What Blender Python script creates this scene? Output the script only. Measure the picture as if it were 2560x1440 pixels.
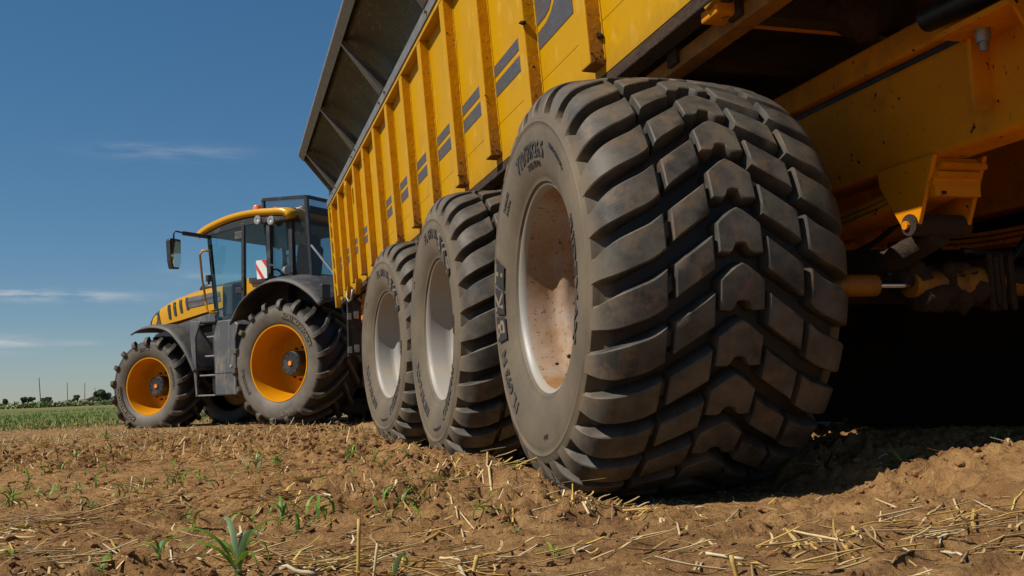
import bpy, bmesh, math, random
import numpy as np
from mathutils import Vector, Matrix
R = math.radians
for o in list(bpy.data.objects): bpy.data.objects.remove(o)
SC = bpy.context.scene
COL = SC.collection
random.seed(7); RNG = np.random.default_rng(11)

# ------------------------------------------------------------------ camera
CAM = np.array([-1.0431, -2.9812, 0.3217]); YAW, PITCH, ROLL, FPX = 0.2969, 0.1052, 0.0383, 2343.8
_f = Vector((math.sin(YAW)*math.cos(PITCH), math.cos(YAW)*math.cos(PITCH), math.sin(PITCH)))
_r = Vector((math.cos(YAW), -math.sin(YAW), 0)); _u = _r.cross(_f)
_c, _s = math.cos(ROLL), math.sin(ROLL)
_rx = _c*_r - _s*_u; _ux = _s*_r + _c*_u
cd = bpy.data.cameras.new('camera'); cam = bpy.data.objects.new('camera', cd); COL.objects.link(cam)
cam.matrix_world = Matrix(((_rx.x, _ux.x, -_f.x, CAM[0]), (_rx.y, _ux.y, -_f.y, CAM[1]), (_rx.z, _ux.z, -_f.z, CAM[2]), (0, 0, 0, 1)))
cd.sensor_width = 36; cd.lens = FPX*36/2560; cd.clip_start = 0.05; cd.clip_end = 9000
SC.camera = cam

# ------------------------------------------------------------------ sky, sun, exposure
SUN_EL, SUN_AZ = R(47), R(264)          # azimuth clockwise from +Y
SC.world = bpy.data.worlds.new('World'); SC.world.use_nodes = True
wn, wl = SC.world.node_tree.nodes, SC.world.node_tree.links
wn.clear()
sky = wn.new('ShaderNodeTexSky'); sky.sky_type = 'NISHITA'; sky.sun_disc = False
sky.sun_elevation = SUN_EL; sky.sun_rotation = SUN_AZ; sky.altitude = 300; sky.air_density = 1.0; sky.dust_density = 0.1; sky.ozone_density = 3.6
bg = wn.new('ShaderNodeBackground'); bg.inputs[1].default_value = 0.101
wo = wn.new('ShaderNodeOutputWorld')
# thin cirrus streaks: noise stretched along the horizon, only in a low band all round the sky
tc = wn.new('ShaderNodeTexCoord'); sep = wn.new('ShaderNodeSeparateXYZ'); wl.new(tc.outputs['Generated'], sep.inputs[0])
def wmath(op, a, b=None, clamp=False):
    n = wn.new('ShaderNodeMath'); n.operation = op; n.use_clamp = clamp
    for i, v in enumerate((a, b)):
        if v is None: continue
        if isinstance(v, (int, float)): n.inputs[i].default_value = v
        else: wl.new(v, n.inputs[i])
    return n.outputs[0]
at = wmath('ARCTAN2', sep.outputs[0], sep.outputs[1])
def streak(az, el, waz, wel, tilt=0.0):
    da = wmath('SUBTRACT', at, az); e0 = wmath('ADD', wmath('MULTIPLY', da, tilt), el)
    de = wmath('SUBTRACT', wmath('ARCSINE', sep.outputs[2]), e0)
    q = wmath('ADD', wmath('POWER', wmath('ABSOLUTE', wmath('DIVIDE', da, waz)), 2.0), wmath('POWER', wmath('ABSOLUTE', wmath('DIVIDE', de, wel)), 2.0))
    return wmath('EXPONENT', wmath('MULTIPLY', q, -1.0))
mp = wn.new('ShaderNodeMapping'); wl.new(tc.outputs['Generated'], mp.inputs[0]); mp.inputs['Scale'].default_value = (9, 9, 70)
nz = wn.new('ShaderNodeTexNoise'); wl.new(mp.outputs[0], nz.inputs[0]); nz.inputs['Scale'].default_value = 2.2; nz.inputs['Detail'].default_value = 8
tot = None
for a, e, wa, we, tl, amp in [(-.185, .1045, .085, .0052, -.02, 1.0), (-.205, .058, .03, .0065, 0, .75), (-.14, .058, .02, .003, 0, .3), (-.055, .2475, .06, .007, .02, .32),
                              (-.02, .124, .05, .009, 0, .22), (-.75, .12, .12, .008, 0, .8), (.9, .1, .13, .007, 0, .8), (1.9, .15, .1, .01, 0, .7), (-1.9, .09, .15, .007, 0, .8), (2.8, .12, .12, .008, 0, .8)]:
    g = wmath('MULTIPLY', streak(a, e, wa, we, tl), amp)
    tot = g if tot is None else wmath('ADD', tot, g)
nzr = wn.new('ShaderNodeMapRange'); wl.new(nz.outputs[0], nzr.inputs[0]); nzr.inputs[1].default_value = .36; nzr.inputs[2].default_value = .68
cl = wmath('MULTIPLY', tot, nzr.outputs[0], True)
hsv = wn.new('ShaderNodeHueSaturation'); hsv.inputs['Saturation'].default_value = 1.33; hsv.inputs['Hue'].default_value = .495; gam = wn.new('ShaderNodeGamma'); gam.inputs[1].default_value = .70; wl.new(sky.outputs[0], gam.inputs[0]); tin = wn.new('ShaderNodeMixRGB'); tin.blend_type = 'MULTIPLY'; tin.inputs[0].default_value = 1; tin.inputs[2].default_value = (.93, 1.0, 1.10, 1); wl.new(gam.outputs[0], tin.inputs[1]); wl.new(tin.outputs[0], hsv.inputs['Color'])
mxw = wn.new('ShaderNodeMixRGB'); wl.new(cl, mxw.inputs[0]); wl.new(hsv.outputs[0], mxw.inputs[1]); mxw.inputs[2].default_value = (5.6, 5.6, 5.8, 1)
wl.new(mxw.outputs[0], bg.inputs[0]); wl.new(bg.outputs[0], wo.inputs[0])
sl = bpy.data.lights.new('sun', 'SUN'); sl.energy = 5.0; sl.angle = R(0.53); sl.color = (1.0, 0.93, 0.82)
sun = bpy.data.objects.new('sun', sl); COL.objects.link(sun)
SUNV = Vector((math.sin(SUN_AZ)*math.cos(SUN_EL), math.cos(SUN_AZ)*math.cos(SUN_EL), math.sin(SUN_EL)))
sun.rotation_euler = (-SUNV).to_track_quat('-Z', 'Y').to_euler()
SC.view_settings.view_transform = 'Standard'; SC.view_settings.look = 'None'; SC.view_settings.gamma = 1
SC.view_settings.exposure = 0.1
SC.cycles.use_denoising = True; SC.cycles.max_bounces = 8; SC.cycles.diffuse_bounces = 3; SC.cycles.transparent_max_bounces = 16
SC.cycles.sample_clamp_indirect = 6

# ------------------------------------------------------------------ materials
def mat(name, base, rough=.55, metal=0.0, var=0.0, vscale=3.0, dust=None, spots=None, bump=None, spec=.5, coat=0.0, attr=None, scratch=None, low=None):
    """dust=(rgb, amount 0..1, scale); spots=(rgb, threshold, scale); bump=(scale, strength, distance); attr=vertex colour attribute"""
    m = bpy.data.materials.new(name); m.use_nodes = True
    n, l = m.node_tree.nodes, m.node_tree.links
    b = n['Principled BSDF']; b.inputs['Roughness'].default_value = rough; b.inputs['Metallic'].default_value = metal
    b.inputs['Specular IOR Level'].default_value = spec; b.inputs['Coat Weight'].default_value = coat; b.inputs['Coat Roughness'].default_value = .15
    t = n.new('ShaderNodeTexCoord')
    def noise(scale, detail=6, rgh=.6, stretch=None):
        x = n.new('ShaderNodeTexNoise'); x.inputs['Scale'].default_value = scale; x.inputs['Detail'].default_value = detail; x.inputs['Roughness'].default_value = rgh
        if stretch:
            mpp = n.new('ShaderNodeMapping'); mpp.inputs['Scale'].default_value = stretch; l.new(t.outputs['Object'], mpp.inputs[0]); l.new(mpp.outputs[0], x.inputs[0])
        else: l.new(t.outputs['Object'], x.inputs[0])
        return x.outputs[0]
    def ramp(v, lo, hi):
        x = n.new('ShaderNodeMapRange'); x.inputs[1].default_value = lo; x.inputs[2].default_value = hi; l.new(v, x.inputs[0]); return x.outputs[0]
    def mix(fac, a, c, mode='MIX'):
        x = n.new('ShaderNodeMixRGB'); x.blend_type = mode
        for i, v in ((0, fac), (1, a), (2, c)):
            if isinstance(v, (int, float)): x.inputs[i].default_value = v
            elif isinstance(v, tuple): x.inputs[i].default_value = (*v[:3], 1)
            else: l.new(v, x.inputs[i])
        return x.outputs[0]
    cur = tuple(base)
    if attr:
        a = n.new('ShaderNodeAttribute'); a.attribute_name = attr; cur = a.outputs['Color']
    rg = None
    if var:
        k = ramp(noise(vscale), .3, .7)
        cur = mix(k, mix(1.0, cur, (1-var,)*3, 'MULTIPLY'), cur)
    if scratch:
        k = ramp(noise(scratch[1], 3, .5, scratch[3]), .60, .66)
        x = n.new('ShaderNodeMath'); x.operation = 'MULTIPLY'; l.new(k, x.inputs[0]); x.inputs[1].default_value = scratch[2]
        cur = mix(x.outputs[0], cur, scratch[0])
    if dust:
        k = ramp(noise(dust[2], 7, .65), .62-.45*dust[1], .95-.35*dust[1])
        cur = mix(k, cur, dust[0]); rg = k
    if spots:
        k = ramp(noise(spots[2], 5, .55), spots[1], spots[1]+.03)
        cur = mix(k, cur, spots[0]); rg = k if rg is None else rg
        if dust:
            x = n.new('ShaderNodeMath'); x.operation = 'MAXIMUM'; l.new(rg, x.inputs[0]); l.new(k, x.inputs[1]); rg = x.outputs[0]
    if low:            # mud that was thrown up from below: (rgb, z at full, z at none)
        sp_ = n.new('ShaderNodeSeparateXYZ'); l.new(t.outputs['Object'], sp_.inputs[0])
        ad = n.new('ShaderNodeMath'); ad.operation = 'MULTIPLY_ADD'; l.new(noise(16, 7, .7), ad.inputs[0]); ad.inputs[1].default_value = 1.3*(low[2]-low[1]); l.new(sp_.outputs[2], ad.inputs[2])
        k = ramp(ad.outputs[0], low[2]+.62*(low[2]-low[1]), low[1]+.62*(low[2]-low[1]))
        cur = mix(k, cur, low[0]); rg = k
    if isinstance(cur, tuple): b.inputs['Base Color'].default_value = (*cur[:3], 1)
    else: l.new(cur, b.inputs['Base Color'])
    if rg is not None:
        x = n.new('ShaderNodeMapRange'); x.inputs[3].default_value = rough; x.inputs[4].default_value = .9; l.new(rg, x.inputs[0]); l.new(x.outputs[0], b.inputs['Roughness'])
    if bump:
        x = n.new('ShaderNodeBump'); x.inputs['Strength'].default_value = bump[1]; x.inputs['Distance'].default_value = bump[2] if len(bump) > 2 else .01
        l.new(noise(bump[0], 8, .65), x.inputs['Height']); l.new(x.outputs[0], b.inputs['Normal'])
    return m
MUD = (.17, .082, .036); DUST = (.30, .22, .145)
YEL = (.50, .265, .0012)
M = {}
M['yellow'] = mat('yellow_paint', YEL, .42, var=.08, vscale=1.3, dust=((.33, .17, .02), .2, 3.0), low=((.30, .155, .02), 1.47, 1.66), spots=(MUD, .745, 26), spec=.10, bump=(5, .1, .006), scratch=((.60, .36, .06), 3.5, .35, (22, 2.5, 1.2)))
M['yellow_muddy_bounce'] = mat('yellow_paint_muddy_bounce', (.60, .25, .001), .5, var=.15, vscale=4, spec=.05, dust=((.34, .13, .008), .30, 9.0), spots=((.15, .075, .03), .655, 42), bump=(40, .35, .01), low=((.16, .08, .028), 1.50, 1.95))  # muddy paint; base shifted to orange to carry light bounced off the soil
M['yellow_under_bounce'] = mat('yellow_paint_under_bounce', (.72, .25, .001), .6, spec=.15, var=.25, vscale=2.5, dust=(MUD, .26, 4.0), spots=((.035, .02, .012), .66, 34), bump=(30, .15, .006))  # same yellow with the orange bounce light under the body put into its colour
M['mud_caked_shade'] = mat('caked_mud_shade', (.055, .028, .013), .95, var=.5, vscale=9, dust=((.16, .075, .012), .12, 5), bump=(22, .9, .03))  # mud, its colour darkened further to imitate shade beneath the trailer
M['dark_panel'] = mat('dark_grey_paint', (.020, .019, .0185), .46, var=.25, vscale=2, dust=((.07, .06, .048), .22, 2.2), spots=((.2, .16, .11), .70, 45), scratch=((.16, .15, .13), 4, .5, (1, 3, 25)), bump=(4, .25, .01))
M['gusset'] = mat('worn_grey_paint', (.15, .143, .134), .5, var=.3, vscale=8, dust=((.22, .18, .13), .3, 14), scratch=((.3, .28, .24), 6, .5, (1, 4, 20)))
M['rail'] = mat('weathered_grey_rail', (.15, .153, .157), .5, var=.25, vscale=5, dust=(DUST, .3, 8))
M['decal'] = mat('grey_decal', (.075, .072, .075), .5, var=.15, vscale=5, dust=((.13, .10, .065), .16, 6), scratch=((.22, .19, .15), 5, .35, (1, 3, 30)))
M['seam'] = mat('seam_dirt', (.16, .075, .008), .9)
M['rim_silver'] = mat('silver_rim', (.44, .42, .39), .5, metal=.1, var=.15, vscale=6, dust=((.24, .115, .032), .95, 3.0), spots=((.17, .08, .03), .615, 60), bump=(28, .25, .006))
M['rim_light'] = mat('silver_rim_clean', (.31, .295, .27), .5, metal=.1, var=.1, vscale=6, dust=((.34, .25, .15), .42, 3.0), spots=((.24, .13, .05), .735, 15), bump=(28, .12, .004))
M['rim_yellow'] = mat('yellow_rim', (.62, .25, .001), .4, spec=.25, var=.08, vscale=3, dust=((.38, .17, .02), .18, 4), spots=((.03, .02, .015), .735, 13))
M['black_steel'] = mat('black_steel', (.014, .014, .015), .45, var=.3, vscale=8, dust=((.12, .10, .08), .15, 6))
M['shade_black'] = mat('shade_black_board', (.026, .021, .016), 1.0, spec=.1)  # near-black colour standing in for deep shade on the added board
M['black_plastic'] = mat('black_plastic', (.020, .020, .022), .5, var=.2, vscale=6, dust=((.15, .13, .1), .18, 4))
M['grey_plastic'] = mat('dusty_grey_plastic', (.05, .05, .054), .58, var=.2, vscale=3, dust=((.17, .14, .105), .36, 3.5), bump=(60, .1, .003))
M['grey_panel'] = mat('grey_body_panel', (.085, .088, .095), .42, var=.12, vscale=2, dust=((.24, .20, .15), .26, 2.5), scratch=((.34, .26, .15), 3, .5, (12, 12, .7)))
M['tractor_yellow'] = mat('tractor_yellow', (.58, .28, .002), .3, var=.05, vscale=2, dust=((.40, .24, .05), .12, 4), spec=.35, coat=.12)
M['interior'] = mat('cab_interior', (.03, .03, .032), .7, var=.2)
M['chrome'] = mat('bare_steel', (.62, .62, .62), .18, metal=1.0)
M['galv'] = mat('galvanised_steel', (.34, .34, .34), .45, metal=.7, var=.3, vscale=20, dust=(DUST, .3, 15))
M['lamp'] = mat('lamp_lens', (.30, .30, .29), .2, var=.3, vscale=40, coat=.5)
M['amber'] = mat('amber_lens', (.90, .16, .006), .2, coat=.6)
M['red'] = mat('red_reflective', (.55, .03, .025), .4, dust=(DUST, .15, 6))
M['white'] = mat('white_reflective', (.68, .66, .62), .4, dust=(DUST, .22, 6))
M['hub_cap'] = mat('orange_cap', (.85, .22, .01), .5)
M['hose'] = mat('rubber_hose', (.02, .02, .02), .5)
def tyre_mat(name, dustcol):
    m = mat(name, (.024, .0235, .024), .62, bump=(70, .25, .004), spec=.4)
    n, l = m.node_tree.nodes, m.node_tree.links; b = n['Principled BSDF']
    t = [x for x in n if x.type == 'TEX_COORD'][0]
    at = n.new('ShaderNodeAttribute'); at.attribute_name = 'wear'
    sp = n.new('ShaderNodeSeparateColor'); l.new(at.outputs['Color'], sp.inputs[0])
    def noise(s, d=6):
        x = n.new('ShaderNodeTexNoise'); x.inputs['Scale'].default_value = s; x.inputs['Detail'].default_value = d; x.inputs['Roughness'].default_value = .65; l.new(t.outputs['Object'], x.inputs[0]); return x.outputs[0]
    def mr(v, a, c, lo=0, hi=1):
        x = n.new('ShaderNodeMapRange'); x.inputs[1].default_value = a; x.inputs[2].default_value = c; x.inputs[3].default_value = lo; x.inputs[4].default_value = hi; l.new(v, x.inputs[0]); return x.outputs[0]
    def mul(a, c):
        x = n.new('ShaderNodeMath'); x.operation = 'MULTIPLY'; l.new(a, x.inputs[0])
        if isinstance(c, float): x.inputs[1].default_value = c
        else: l.new(c, x.inputs[1])
        return x.outputs[0]
    side = mul(sp.outputs[0], mr(noise(3.2), .28, .66, .45, 1.0))       # dust film on the sidewall
    top = mul(sp.outputs[1], mr(noise(9, 8), .34, .66, .15, .95))        # pale scuffs on the lug faces
    earth = mr(noise(15, 9), .50, .68, 0, .6)
    m1 = n.new('ShaderNodeMixRGB'); m1.inputs[1].default_value = (.0155, .015, .015, 1); m1.inputs[2].default_value = (.110, .094, .072, 1); l.new(top, m1.inputs[0])
    m2 = n.new('ShaderNodeMixRGB'); l.new(m1.outputs[0], m2.inputs[1]); m2.inputs[2].default_value = (*dustcol, 1); l.new(side, m2.inputs[0])
    m3 = n.new('ShaderNodeMixRGB'); l.new(m2.outputs[0], m3.inputs[1]); m3.inputs[2].default_value = (.17, .10, .05, 1); l.new(mul(sp.outputs[1], earth), m3.inputs[0])
    l.new(m3.outputs[0], b.inputs['Base Color'])
    return m
M['tyre'] = tyre_mat('dusty_tyre_rubber', (.158, .120, .076))
M['tyre_tractor'] = tyre_mat('dusty_tractor_tyre_rubber', (.145, .12, .092))
M['letter'] = mat('moulded_lettering', (.040, .036, .032), .7, dust=((.12, .095, .07), .35, 14))
M['plate'] = mat('dark_logo_plate', (.018, .0165, .015), .75)
M['letter_dusty'] = mat('dusty_lettering', (.20, .155, .105), .8, var=.2, vscale=12)
def glass_mat(name, tint):
    m = bpy.data.materials.new(name); m.use_nodes = True; n, l = m.node_tree.nodes, m.node_tree.links
    n.remove(n['Principled BSDF']); o = n['Material Output']
    tr = n.new('ShaderNodeBsdfTransparent'); tr.inputs[0].default_value = (*tint, 1)
    gl = n.new('ShaderNodeBsdfGlossy'); gl.inputs['Roughness'].default_value = .02
    lw = n.new('ShaderNodeLayerWeight'); pw = n.new('ShaderNodeMath'); pw.operation = 'POWER'; l.new(lw.outputs['Facing'], pw.inputs[0]); pw.inputs[1].default_value = 3.5
    fr = n.new('ShaderNodeMath'); fr.operation = 'MULTIPLY_ADD'; l.new(pw.outputs[0], fr.inputs[0]); fr.inputs[1].default_value = .7; fr.inputs[2].default_value = .035
    mx = n.new('ShaderNodeMixShader'); l.new(fr.outputs[0], mx.inputs[0]); l.new(tr.outputs[0], mx.inputs[1]); l.new(gl.outputs[0], mx.inputs[2]); l.new(mx.outputs[0], o.inputs[0])
    return m
M['glass'] = glass_mat('tinted_cab_glass', (.90, .97, .965))
M['mirror'] = mat('mirror_glass', (.7, .7, .7), .03, metal=1.0)

# ------------------------------------------------------------------ mesh helpers
def link(name, me, m, parent=None, loc=None):
    o = bpy.data.objects.new(name, me); COL.objects.link(o)
    if m is not None and len(me.materials) == 0: me.materials.append(m)
    if parent is not None: o.parent = parent
    if loc is not None: o.location = loc
    return o
def tag(o, label=None, cat=None, group=None, kind=None):
    if label: o['label'] = label
    if cat: o['category'] = cat
    if group: o['group'] = group
    if kind: o['kind'] = kind
    return o
def empty(name, loc, rz=0):
    o = bpy.data.objects.new(name, None); COL.objects.link(o); o.location = loc; o.rotation_euler = (0, 0, rz); o.empty_display_size = .2; return o
class MB:
    def __init__(s): s.v = []; s.f = []
    def add(s, vs, fs):
        k = len(s.v); s.v += [tuple(map(float, p)) for p in vs]; s.f += [tuple(i+k for i in f) for f in fs]; return s
    def box(s, x0, x1, y0, y1, z0, z1):
        return s.hexa([(x0, y0, z0), (x1, y0, z0), (x1, y1, z0), (x0, y1, z0)], [(x0, y0, z1), (x1, y0, z1), (x1, y1, z1), (x0, y1, z1)])
    def hexa(s, a, b):
        n = len(a)
        return s.add(list(a)+list(b), [tuple(range(n-1, -1, -1)), tuple(range(n, 2*n))] + [(i, (i+1) % n, n+(i+1) % n, n+i) for i in range(n)])
    def prism(s, poly, axis, a, b):
        """poly in the two other axes (order kept x,y,z), extruded from a to b along axis"""
        def p(q, t): return {'x': (t, q[0], q[1]), 'y': (q[0], t, q[1]), 'z': (q[0], q[1], t)}[axis]
        return s.hexa([p(q, a) for q in poly], [p(q, b) for q in poly])
    def bar(s, p, q, w, h=None, up=(0, 0, 1)):
        h = h or w; p, q = Vector(p), Vector(q); d = (q-p).normalized(); u = Vector(up)
        if abs(d.dot(u)) > .98: u = Vector((1, 0, 0))
        a = d.cross(u).normalized()*(w/2); c = a.cross(d).normalized()*(h/2)
        return s.hexa([p-a-c, p+a-c, p+a+c, p-a+c], [q-a-c, q+a-c, q+a+c, q-a+c])
    def tube(s, path, r, n=10, caps=True):
        P = [Vector(p) for p in path]; rr = r if isinstance(r, (list, tuple)) else [r]*len(P)
        k = len(s.v); side = None
        for i, p in enumerate(P):
            d = (P[min(i+1, len(P)-1)]-P[max(i-1, 0)]).normalized()
            if side is None: side = d.orthogonal().normalized()
            side = (side-d*side.dot(d)).normalized(); up = d.cross(side)
            for j in range(n):
                t = 2*math.pi*j/n; s.v.append(tuple(p+(side*math.cos(t)+up*math.sin(t))*rr[i]))
        for i in range(len(P)-1):
            for j in range(n): s.f.append((k+i*n+j, k+i*n+(j+1) % n, k+(i+1)*n+(j+1) % n, k+(i+1)*n+j))
        if caps: s.f.append(tuple(k+j for j in range(n-1, -1, -1))); s.f.append(tuple(k+(len(P)-1)*n+j for j in range(n)))
        return s
    def lathe(s, prof, n=48, center=(0, 0, 0), axis='x', close=False):
        k = len(s.v); m = len(prof)
        for a, r in prof:
            for j in range(n):
                t = 2*math.pi*j/n; c, q = r*math.cos(t), r*math.sin(t)
                p = {'x': (a, c, q), 'y': (q, a, c), 'z': (c, q, a)}[axis]
                s.v.append((p[0]+center[0], p[1]+center[1], p[2]+center[2]))
        for i in range(m-1 if not close else m):
            i2 = (i+1) % m
            for j in range(n): s.f.append((k+i*n+j, k+i*n+(j+1) % n, k+i2*n+(j+1) % n, k+i2*n+j))
        return s
    def sheet(s, rows, thick=None):
        """rows of points -> grid surface"""
        k = len(s.v); nr, nc = len(rows), len(rows[0])
        for r_ in rows: s.v += [tuple(map(float, p)) for p in r_]
        for i in range(nr-1):
            for j in range(nc-1): s.f.append((k+i*nc+j, k+i*nc+j+1, k+(i+1)*nc+j+1, k+(i+1)*nc+j))
        return s
    def build(s, name, m, parent=None, bevel=0, smooth=False, solid=0, loc=None, recalc=True):
        me = bpy.data.meshes.new(name); me.from_pydata(s.v, [], s.f); me.update()
        if recalc:
            b = bmesh.new(); b.from_mesh(me); bmesh.ops.recalc_face_normals(b, faces=b.faces); b.to_mesh(me); b.free()
        if smooth:
            me.polygons.foreach_set('use_smooth', [True]*len(me.polygons))
            if smooth != 'all': me.set_sharp_from_angle(angle=R(smooth if smooth > 1 else 38))
        o = link(name, me, m, parent, loc)
        if solid:
            d = o.modifiers.new('solid', 'SOLIDIFY'); d.thickness = solid; d.offset = 0
        if bevel:
            d = o.modifiers.new('bevel', 'BEVEL'); d.width = bevel; d.segments = 2; d.limit_method = 'ANGLE'; d.angle_limit = R(40)
        return o
def text_mesh(txt, size, spacing=1.0):
    """flat triangulated letters as a list of (verts2d, faces); one mesh centred on x"""
    cu = bpy.data.curves.new('t', 'FONT'); cu.body = txt; cu.size = size; cu.align_x = 'CENTER'; cu.align_y = 'CENTER'; cu.space_character = spacing; cu.offset = size*.02; cu.resolution_u = 3
    ob = bpy.data.objects.new('t', cu); COL.objects.link(ob)
    dg = bpy.context.evaluated_depsgraph_get(); me = bpy.data.meshes.new_from_object(ob.evaluated_get(dg))
    b = bmesh.new(); b.from_mesh(me); bmesh.ops.remove_doubles(b, verts=b.verts, dist=1e-5)
    vs = [(v.co.x, v.co.y) for v in b.verts]; b.verts.index_update(); fs = [[v.index for v in f.verts] for f in b.faces]
    bd = [(e.verts[0].index, e.verts[1].index) for e in b.edges if e.is_boundary]; b.free()
    bpy.data.objects.remove(ob); bpy.data.curves.remove(cu); bpy.data.meshes.remove(me)
    return vs, fs, bd

# ------------------------------------------------------------------ ground
_T = np.random.default_rng(5).random((256, 256))
def vn(x, y):
    xi = np.floor(x).astype(int); yi = np.floor(y).astype(int); fx = x-xi; fy = y-yi
    fx = fx*fx*fx*(fx*(fx*6-15)+10); fy = fy*fy*fy*(fy*(fy*6-15)+10)
    a, b = xi & 255, (xi+1) & 255; c, d = yi & 255, (yi+1) & 255
    return (_T[a, c]*(1-fx)+_T[b, c]*fx)*(1-fy)+(_T[a, d]*(1-fx)+_T[b, d]*fx)*fy - .5
def fbm(x, y, o=4, g=.5):
    s = 0; a = 1.0
    for i in range(o):
        s = s+a*vn(x+17.3*i, y+5.1*i); x, y = (x*.8-y*.6)*2.03, (x*.6+y*.8)*2.03; a *= g
    return s
def sstep(a, b, v):
    t = np.clip((v-a)/(b-a), 0, 1); return t*t*(3-2*t)
def clodmask(x, y):
    m = sstep(-.18, .28, fbm(x*.55+3, y*.55+9, 3)+.05)
    track = np.exp(-(((x-.3)/.42)**4))*sstep(.0, -.5, y)      # smooth wheel track behind the rear tyre
    sand = np.exp(-(((x+1.55)/.55)**2+((y+.1)/.8)**2))+np.exp(-(((x+.95)/.22)**2+((y+.35)/.45)**2))
    return np.clip(m*(1-.8*track)*(1-.75*np.clip(sand, 0, 1)), 0, 1)
def gz(x, y):
    x = np.asarray(x, float); y = np.asarray(y, float)
    d = np.hypot(x-CAM[0], y-CAM[1]); near = 1/(1+(d/14)**2)
    c = clodmask(x, y)
    h = .05*fbm(x*.22, y*.22, 3)*near + .028*fbm(x*.9+4, y*.9, 3)*near
    bl = np.abs(fbm(x*5.5, y*5.5, 4, .6)); h = h+(.016+.13*c)*(.28-bl)*near
    b2 = np.abs(fbm(x*15+8, y*15, 3, .6)); h = h+(.012+.085*c)*(.25-b2)*near
    h = h+(.006+.030*c)*fbm(x*34, y*34, 2)*near
    # ruts under the trailer wheels, with the soil pushed up beside them
    al = sstep(-1.0, -.2, y)*sstep(12, 9, y)
    for x0, x1 in ((-.06, .68), (2.58, 3.32)):
        w = sstep(x0-.10, x0+.02, x)*sstep(x1+.10, x1-.02, x)*al
        h = h*(1-.85*w)-.058*w
    h = h+.030*np.exp(-((x+.22)/.10)**2)*sstep(-.75, -.25, y)*sstep(7, 3, y)*(.7+.8*fbm(x*2, y*2, 2))
    h = h+.075*sstep(.72, 1.15, x)*sstep(.9, -.1, y)*sstep(-1.6, -.75, y)*(.85+fbm(x*2.2, y*2.2, 2))
    h = h-.11*sstep(5.5, 10.5, y)
    tr = sstep(-.12, -.02, x)*sstep(.86, .76, x)*sstep(-.55, -.85, y)
    h = h-.022*tr-.016*tr*sstep(-.2, .35, np.sin((y+.62*np.abs(x-.36))*2*math.pi/.16)+.5*fbm(x*9, y*9, 2))
    far = sstep(60, 400, d)
    return h+far*.12
def stretch(lo, hi, step, g, end):
    a = list(np.arange(lo, hi, step)); s = step; v = a[-1]
    up = []
    while v < end: s *= (1+g); v += s; up.append(v)
    s = step; v = a[0]; dn = []
    while v > -end: s *= (1+g); v -= s; dn.append(v)
    return np.array(dn[::-1]+a+up)
xs = stretch(-2.0, 2.0, .0145, .030, 4000)
ys = list(np.arange(-2.0, .4, .0140)); v = ys[-1]
while v < 4000: v += max(.0140, .0115*(v-CAM[1])-.025); ys.append(v)
v = -2.0; s = .02; dn = []
while v > -300: s *= 1.25; v -= s; dn.append(v)
ys = np.array(dn[::-1]+ys)
X, Y = np.meshgrid(xs, ys); Z = gz(X, Y)
def grid_mesh(name, X, Y, Z, wrap=False):
    nr, nc = X.shape; me = bpy.data.meshes.new(name)
    co = np.stack([X, Y, Z], -1).reshape(-1, 3).astype(np.float32)
    i = np.arange((nr if wrap else nr-1))[:, None]; j = np.arange(nc-1)[None, :]; i2 = (i+1) % nr
    q = np.stack([i*nc+j, i*nc+j+1, i2*nc+j+1, i2*nc+j], -1).reshape(-1, 4)
    me.vertices.add(len(co)); me.vertices.foreach_set('co', co.ravel())
    me.loops.add(q.size); me.loops.foreach_set('vertex_index', q.ravel().astype(np.int32))
    me.polygons.add(len(q)); me.polygons.foreach_set('loop_start', np.arange(0, q.size, 4, dtype=np.int32))
    me.polygons.foreach_set('use_smooth', np.ones(len(q), bool)); me.update(calc_edges=True)
    return me
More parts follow.
